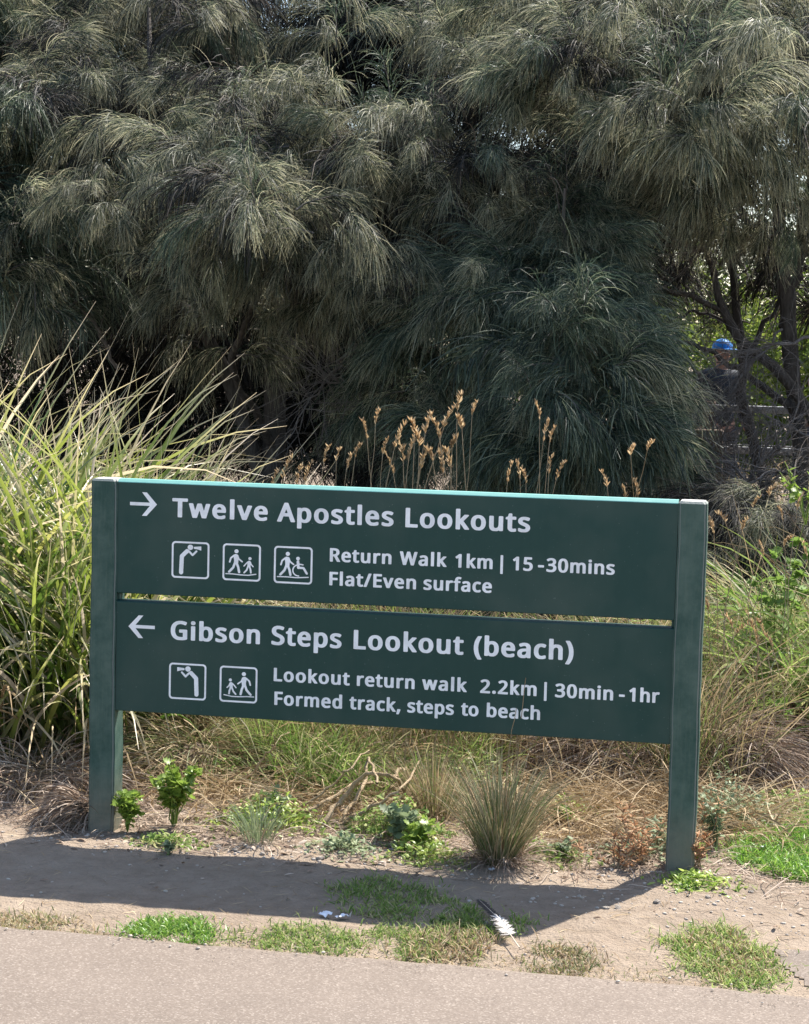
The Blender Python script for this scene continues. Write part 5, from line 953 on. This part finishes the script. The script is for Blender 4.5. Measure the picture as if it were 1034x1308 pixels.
vine([(500, 985, .15), (515, 970, .12), (520, 1000, .04), (510, 1025, .01)], .0065, root=tangle)
vine([(380, 1035, .03), (420, 1000, .12), (445, 975, .2), (470, 950, .22)], .0045, root=tangle)
vine([(295, 1000, .02), (320, 985, .1), (345, 950, .2), (350, 940, .26)], .0045, 'pale dead stem rising at left under the lower board', name='fallen_stick')
vine([(205, 925, .1), (260, 950, .12), (300, 960, .05)], .0045, 'dead stem slanting across green grass near the left post', name='fallen_stick')
vine([(950, 990, .03), (985, 1000, .02), (1005, 1010, .02)], .007, 'dark fallen stick on the dirt at the right edge', name='fallen_stick')
vine([(960, 1000, .01), (985, 990, .02), (1034, 985, .03)], .004, 'thin pale fallen stick near the dark one', name='fallen_stick')

def leaf_mat_patch(u, v, r, h, n, label, mat, seed, L=(.014, .032)):
    g = np.random.default_rng(seed); c = on(u, v); P = np.stack([g.normal(0, r, n), g.normal(0, r*.8, n), 0*np.zeros(n)], -1)
    P[:, 2] = h*g.uniform(.05, 1, n)*np.exp(-((P[:, 0]/r)**2+(P[:, 1]/r)**2)*.5)*(vnoise(P[:, 0]*40+u, P[:, 1]*40+v, seed)+.3)+ground_z(P[:, 0]+c[0], P[:, 1]+c[1])-c[2]
    V, F, U = grow(P, g.uniform(0, 6.28, n), g.uniform(-.1, 1.1, n), g.uniform(-.8, .4, n), g.uniform(*L, n), g.uniform(.006, .013, n), K=4, fold=.12, taper=.55, g=g)
    st = grow(P*[1, 1, 0]-[0, 0, .01], g.uniform(0, 6.28, n), g.uniform(.9, 1.5, n), g.uniform(.4, 1.4, n), P[:, 2].clip(.012, 1)+.01, np.full(n, .0018), K=4, g=g)
    V, F, U = merge([(V, F, U), st]); o = obj('ground_weed', np_mesh('ground_weed', V, F, U), M[mat]); o.location = tuple(c); tag(o, label, 'weed', kind='stuff'); return o
for q in ((300, 1000, .10, .12, 420, 'low green weeds in straw below the left pictogram', 'green', 301), (345, 1052, .09, .10, 420, 'low yellow green weeds at the gravel edge under the middle pictogram', 'lime', 302),
          (400, 1015, .08, .08, 260, 'small weeds left of the tangled dead stems', 'green', 303), (505, 1062, .08, .14, 460, 'bushy low weeds left of the fountain tussock', 'green', 304), (545, 1092, .06, .05, 200, 'bright low weeds at the shadow edge by the fountain tussock', 'lime', 305),
          (722, 1036, .07, .05, 260, 'flat lime weeds on open dirt right of the fountain tussock', 'lime', 306), (830, 1085, .07, .10, 260, 'grey green weeds mixed with the russet dried weed', 'greygreen', 307),
          (215, 940, .16, .16, 620, 'bright weeds behind the taller lime weed', 'green', 308), (925, 1050, .10, .18, 420, 'loose grey green weeds right of the right post', 'greygreen', 309), (700, 1088, .06, .05, 160, 'small weeds near the foot of the right side of the fountain tussock', 'green', 310),
          (440, 1085, .05, .05, 160, 'tiny weeds at the shadow edge under the word Formed', 'greygreen', 311), (890, 1125, .05, .03, 160, 'creeping weed just in front of the right post', 'lime', 312), (215, 1075, .05, .04, 140, 'tiny weeds in gravel at the foot of the lime weeds', 'green', 313),
          (600, 1000, .12, .12, 360, 'green weeds behind the fountain tussock', 'green', 314), (1010, 1030, .12, .05, 300, 'creeping weeds behind the lush patch', 'green', 315)):
    leaf_mat_patch(q[0], q[1], q[2]*1.15, q[3]*1.15, int(q[4]*1.7), *q[5:])

# turf patches along the path edge
def patch(poly, n, label, mat, seed, L=(.015, .038), mixm=None, name='grass_patch'):
    g = np.random.default_rng(seed); pw = np.array([at(u, v, Z=0)[:2] for u, v in poly]); lo, hi = pw.min(0), pw.max(0); P = []
    while len(P) < n:
        q = g.uniform(lo, hi, (n, 2)); ins = np.zeros(n, bool); m_ = len(pw)
        for i in range(m_):
            a, b_ = pw[i], pw[(i+1) % m_]
            ins ^= ((a[1] > q[:, 1]) != (b_[1] > q[:, 1])) & (q[:, 0] < (b_[0]-a[0])*(q[:, 1]-a[1])/(b_[1]-a[1]+1e-12)+a[0])
        ins &= (vnoise(q[:, 0]*16, q[:, 1]*16, seed) > .3)
        P += list(q[ins])
    P = np.array(P[:n])+g.normal(0, .010, (n, 2))+g.normal(0, .035, (n, 2))*(g.random((n, 1)) < .3); c = pw.mean(0)
    Q = np.stack([P[:, 0]-c[0], P[:, 1]-c[1], ground_z(P[:, 0], P[:, 1])-.004], -1)
    V, F, U = grow(Q, g.uniform(0, 6.28, n), g.uniform(.3, 1.4, n), g.uniform(-.7, .7, n), g.uniform(*L, n), g.uniform(.0018, .0042, n), K=4, fold=0, wav=.4, g=g)
    o = obj(name, np_mesh(name, V, F, U), M[mat]); o.location = (c[0], c[1], 0); tag(o, label, 'grass patch'); o['kind'] = 'stuff'; return o
patch([(160, 1182), (185, 1170), (250, 1170), (277, 1186), (262, 1200), (195, 1200), (158, 1195)], 1900, 'bright green turf patch on the path edge, leftmost dense one', 'lush', 161)
patch([(-60, 1165), (60, 1162), (110, 1176), (132, 1190), (60, 1188), (-60, 1184)], 1100, 'thin yellowish turf strip at the left edge of the path verge', 'mixed', 162)
patch([(285, 1195), (340, 1176), (440, 1180), (475, 1200), (440, 1216), (340, 1208)], 1800, 'yellow green turf strip along the path between two denser patches', 'green', 163, L=(.015, .035))
patch([(470, 1190), (500, 1175), (530, 1190), (500, 1203)], 350, 'tiny grass tuft between turf strip and feather patch', 'green', 164)
patch([(415, 1130), (480, 1115), (560, 1130), (620, 1160), (600, 1180), (500, 1172), (430, 1158)], 1700, 'dark green grass lying in the shadow of the sign', 'green', 165, L=(.02, .045))
patch([(512, 1190), (560, 1170), (620, 1172), (640, 1196), (600, 1222), (560, 1230), (512, 1222)], 2000, 'green and straw turf patch beside the feather', 'green', 166, L=(.018, .042))
patch([(515, 1200), (600, 1180), (640, 1200), (600, 1225), (520, 1226)], 700, 'bleached blades mixed into the turf beside the feather', 'straw', 167, L=(.02, .06))
patch([(660, 1222), (690, 1202), (740, 1200), (765, 1225), (740, 1244), (680, 1240)], 1100, 'straggly turf patch on the path edge right of the feather', 'mixed', 168)
patch([(640, 1180), (668, 1168), (680, 1180), (660, 1190)], 160, 'tiny tuft of grass at the quill of the feather', 'green', 169)
patch([(845, 1195), (880, 1180), (930, 1180), (970, 1200), (1008, 1240), (985, 1260), (930, 1258), (880, 1232)], 3200, 'wide rounded turf patch at the lower right on the path edge', 'green', 170, L=(.015, .045))
patch([(860, 1200), (930, 1184), (1000, 1236), (930, 1252)], 900, 'dry blades through the wide rounded turf patch', 'straw', 171, L=(.02, .05))
patch([(935, 1085), (965, 1065), (1034, 1045), (1120, 1040), (1120, 1118), (1034, 1122), (985, 1112), (940, 1100)], 8000, 'lush bright green grass patch at the right edge', 'lush', 172, L=(.03, .075))
patch([(1010, 1040), (1034, 1030), (1080, 1030), (1034, 1048)], 300, 'small green tuft above the lush patch at the right edge', 'lush', 173)
patch([(865, 1120), (890, 1115), (900, 1130), (870, 1138)], 240, 'tiny green tuft just in front of the right post', 'lush', 174)
patch([(690, 1030), (740, 1015), (748, 1045), (700, 1050)], 260, 'faint green tuft on the dirt behind the flat rosette', 'green', 175)
patch([(700, 1085), (745, 1075), (750, 1105), (705, 1110)], 180, 'thin grass on the dirt left of the reddish dried weed', 'mixed', 176)
patch([(-60, 930), (20, 930), (110, 945), (110, 975), (-60, 985)], 900, 'dark green low growth at the foot of the strap leaved clump', 'green', 177, L=(.04, .1))

g = np.random.default_rng(178); n = 2600; x = g.uniform(-.6, 3.0, n); y = path_edge(x)+np.abs(g.normal(0, .09, n)); k_ = vnoise(x*5, y*5, 33) > .42; x, y = x[k_], y[k_]; n = len(x)
V, F, U = grow(np.stack([x, y, ground_z(x, y)-.003], -1), g.uniform(0, 6.28, n), g.uniform(.1, 1.3, n), g.uniform(-.7, .6, n), g.uniform(.008, .03, n), g.uniform(.0015, .0035, n), K=4, g=g)
tag(obj('verge_grass', np_mesh('verge_grass', V, F, U), M['mixed']), 'sparse creeping grass and runners along the verge between the turf patches', 'grass', kind='stuff')
# ---------------------------------------------------------------- litter, stones, scraps
g = np.random.default_rng(181)
n = 15000; x = g.uniform(-1.2, 3.4, n); y = np.abs(g.normal(0, .8, n))*1.25-.25; keep = (y < 3.2) & ((y > -.02) | (g.random(n) < .22)); x, y = x[keep], y[keep]; n = len(x)
P = np.stack([x, y, ground_z(x, y)+.003], -1)
V, F, U = grow(P, g.uniform(0, 6.28, n), g.normal(.12, .12, n), g.normal(-.12, .15, n), g.uniform(.03, .16, n), g.uniform(.0015, .004, n), K=4, wav=.6, g=g)
tag(obj('straw_litter', np_mesh('straw_litter', V, F, U), M['straw_grey']), 'fine dead stalks and needle litter scattered over the dirt', 'litter', kind='stuff')
n = 700; x = g.uniform(-1.0, 3.2, n); y = g.uniform(-1.05, -.1, n); P = np.stack([x, y, ground_z(x, y)+.003], -1)
V, F, U = grow(P, g.uniform(0, 6.28, n), g.normal(.1, .1, n), g.normal(-.1, .1, n), g.uniform(.015, .07, n), g.uniform(.0012, .0025, n), K=4, wav=.6, g=g)
tag(obj('straw_litter', np_mesh('straw_litter', V, F, U), M['straw']), 'sparse straw bits on the trodden strip by the path', 'litter', kind='stuff')
def pebble(seed, r=1.0):
    import bmesh
    g2 = np.random.default_rng(seed); bm = bmesh.new(); bmesh.ops.create_icosphere(bm, subdivisions=1, radius=1)
    for v in bm.verts: v.co *= 1+g2.normal(0, .13); v.co.x *= 1.3; v.co.z *= .55
    me = bpy.data.meshes.new('stone'); bm.to_mesh(me); bm.free(); V = np.array([v.co[:] for v in me.vertices]); F = np.array([p.vertices[:] for p in me.polygons]); return me, V, F
PB = [pebble(s) for s in range(8)]
for me, _, _ in PB: me.materials.append(M['stone'])
for (u, v, s, lab) in ((570, 1083, .010, 'small stone at the left foot of the fountain tussock'), (605, 1080, .008, 'tiny stone just left of the shiny scrap by the tussock'), (680, 1110, .007, 'tiny stone on dirt right of the fountain tussock'),
                       (840, 1148, .013, 'largest pale stone of those on the dirt left of the right post shadow'), (790, 1155, .010, 'dark stone of the pair below the russet weeds'), (775, 1156, .011, 'left stone of the pair below the russet weeds'),
                       (905, 1145, .009, 'stone left of two others below the right post'), (925, 1140, .009, 'middle stone of three below the right post'), (960, 1135, .008, 'rightmost stone of three below the right post'),
                       (880, 1142, .007, 'tiny stone nearest below the right post foot'), (300, 1085, .012, 'grey stone at the shadow edge below the sprawling weed'), (280, 1078, .010, 'grey stone just left of the one at the shadow edge'),
                       (335, 1092, .011, 'grey stone right of the wispy tuft on gravel'), (410, 1097, .014, 'slaty stone at the shadow edge under the middle of the sign'), (1010, 1002, .012, 'stone beside the fallen sticks at the right edge'), (740, 1140, .006, 'tiny stone alone on the shaded dirt left of the right post')):
    o = obj('stone', PB[int(g.integers(8))][0]); p = on(u, v); o.location = (p[0], p[1], p[2]+s*.25); o.scale = (s, s, s); o.rotation_euler = (g.normal(0, .2), g.normal(0, .2), g.uniform(0, 6.28))
    tag(o, lab, 'stone', 'small stones on the dirt')
parts = []
n = 1500; xs = np.concatenate([g.uniform(-.9, 3.2, n//2), g.normal(.55, .35, n//4), g.normal(1.95, .3, n//4)]); ys = np.concatenate([g.uniform(-1.35, 1.2, n//2), g.normal(-.12, .07, n//4), g.normal(-.25, .22, n//4)])
for x, y in zip(xs, ys):
    if y < path_edge(np.array(x))+.02: y = float(path_edge(np.array(x)))-abs(g.normal(0, .06)); zz_ = .009
    else: zz_ = float(ground_z(x, y))
    _, V, F = PB[int(g.integers(8))]; s = abs(g.normal(0, .0026))+.0012; a = g.uniform(0, 6.28); ca, sa = math.cos(a), math.sin(a)
    W_ = np.stack([V[:, 0]*ca-V[:, 1]*sa, V[:, 0]*sa+V[:, 1]*ca, V[:, 2]], -1)*s+[x, y, zz_+s*.2]
    parts.append((W_, F, np.zeros((len(V), 2))))
V, F, U = merge(parts); tag(obj('gravel', np_mesh('gravel', V, F, U, smooth=False), M['stone']), 'fine gravel and grit strewn on the dirt', 'gravel', kind='stuff')
n = 1500; xs = g.uniform(-.9, 3.1, n); ys = path_edge(xs)-np.abs(g.normal(0, .05, n))*(.3+1.6*vnoise(xs*2.3, xs*0, 77)); parts = []
for x, y in zip(xs, ys):
    _, V, F = PB[int(g.integers(8))]; s = g.uniform(.0007, .0019); parts.append((V*s+[x, y, .009+s*.3], F, np.zeros((len(V), 2))))
V, F, U = merge(parts); tag(obj('grit', np_mesh('grit', V, F, U, smooth=False), M['grit']), 'pale sand and grit drifted over the edge of the path', 'grit', kind='stuff')
# dry curled leaves / bark chips on the gravel
n = 420; xs = np.concatenate([g.normal(.6, .4, n//2), g.uniform(-.8, 3.2, n-n//2)]); ys = np.concatenate([g.normal(-.08, .09, n//2), g.uniform(-.6, 1.3, n-n//2)])
P = np.stack([xs, ys, ground_z(xs, ys)+.002], -1)
V, F, U = grow(P, g.uniform(0, 6.28, n), g.normal(.2, .3, n), g.normal(-.2, .4, n), g.uniform(.01, .035, n), g.uniform(.006, .013, n), K=4, fold=.15, g=g)
tag(obj('bark_chips', np_mesh('bark_chips', V, F, U), M['straw_grey']), 'pale curled chips of bark and leaf on the ground', 'litter', kind='stuff')

# feather
M['vane_dark'] = plain('feather_dark', (.05, .042, .038), .6); M['vane_pale'] = plain('feather_pale', (.72, .66, .6), .6); M['quill'] = plain('quill', (.62, .5, .38), .45)
fa = at(612, 1152, Z=.012); fb = at(664, 1211, Z=.012); fr = empty('feather', fb); tag(fr, 'moulted feather with dark tip and white downy base lying on the dirt', 'feather')
ax_ = smooth_path([np.zeros(3), (fa-fb)*.5+[.004, .003, .008], (fa-fb)+[0, 0, .006]], 20)
V, F, U = tube(ax_, np.linspace(.0019, .0006, 20), 5); obj('quill', np_mesh('quill', V, F, U), M['quill'], fr)
d = (fa-fb)/np.linalg.norm(fa-fb); nrm = np.cross(d, [0, 0, 1]); azd = math.atan2(d[1], d[0])
for nm, t0, t1, nb, Lb, mt, sp_, w in (('dark_vane', .40, 1.0, 260, .027, 'vane_dark', .55, .0028), ('pale_vane', .24, .54, 220, .024, 'vane_pale', .8, .0022)):
    t = np.linspace(t0, t1, nb); k0 = np.minimum((t*19).astype(int), 18); frc = (t*19-k0)[:, None]; Pb = ax_[k0]*(1-frc)+ax_[k0+1]*frc
    sgn = np.where(np.arange(nb) % 2 == 0, 1, -1); env = np.sin(np.clip((1-t)/.12, 0, 1)*np.pi/2)*np.where(sgn > 0, 1.0, .75)
    V, F, U = grow(Pb, azd+sgn*(sp_+g.normal(0, .08 if nm == 'dark_vane' else .35, nb)), g.normal(.05, .05 if nm == 'dark_vane' else .3, nb), g.normal(-.1, .1, nb), Lb*env+.004, np.full(nb, w), K=5, twist=.15, g=g)
    obj(nm, np_mesh(nm, V, F, U), M[mt], fr)
# scraps of paper and bottle tops
M['paper'] = plain('white_paper', (.78, .8, .84), .6); M['bluep'] = plain('blue_plastic', (.10, .22, .62), .4); M['brown_leaf'] = plain('brown_leaf', (.16, .11, .07), .8)
def scrap(u, v, s, mat, label, seed, cat='litter', z=.004):
    g2 = np.random.default_rng(seed); k = 6; xx, yy = np.meshgrid(np.linspace(-1, 1, k), np.linspace(-1, 1, k)); zz = g2.normal(0, .22, (k, k))+.25*np.abs(xx*g2.uniform(.3, 1))
    rr2 = 1+g2.normal(0, .14, (k, k)); V = np.stack([xx*rr2*s, yy*rr2*s*.7, (zz-zz.min())*s*.8], -1).reshape(-1, 3); ii = (np.arange(k-1)[:, None]*k+np.arange(k-1)[None]).ravel()
    o = obj('paper_scrap', np_mesh('paper_scrap', V, np.stack([ii, ii+1, ii+k+1, ii+k], -1), smooth=False), M[mat]); p = on(u, v); o.location = (p[0], p[1], p[2]+z); o.rotation_euler = (g2.normal(0, .2), g2.normal(0, .2), g2.uniform(0, 6.28)); tag(o, label, cat)
scrap(439, 1169, .020, 'paper', 'crumpled white paper scrap, the brighter of two in the shadow', 1); scrap(417, 1167, .017, 'paper', 'crumpled white and blue scrap left of the brighter one', 2)
scrap(628, 1109, .013, 'paper', 'shiny pale scrap at the foot of the fountain tussock', 3); scrap(975, 1090, .011, 'paper', 'pale scrap lying on the lush green patch', 4, z=.03)
scrap(1012, 987, .018, 'bluep', 'small blue plastic litter at the right edge near fallen sticks', 5); scrap(805, 999, .012, 'bluep', 'small blue grey scrap under the dead grass mound', 6)
scrap(345, 1088, .016, 'straw_grey' , 'flat pale chip of bark on the gravel edge', 7); scrap(285, 1076, .018, 'straw_grey', 'pale bark flake on gravel near the lime weeds', 8)
scrap(35, 955, .022, 'bluep', 'bit of rubbish half hidden under the strap leaves at left', 9); scrap(272, 958, .018, 'bluep', 'dark blue wrapper in the grass under the lower board', 10)
scrap(645, 1055, .013, 'brown_leaf', 'dark curled leaf on the dirt', 11); scrap(775, 1030, .015, 'stone', 'pale chip of stone on open dirt', 12)
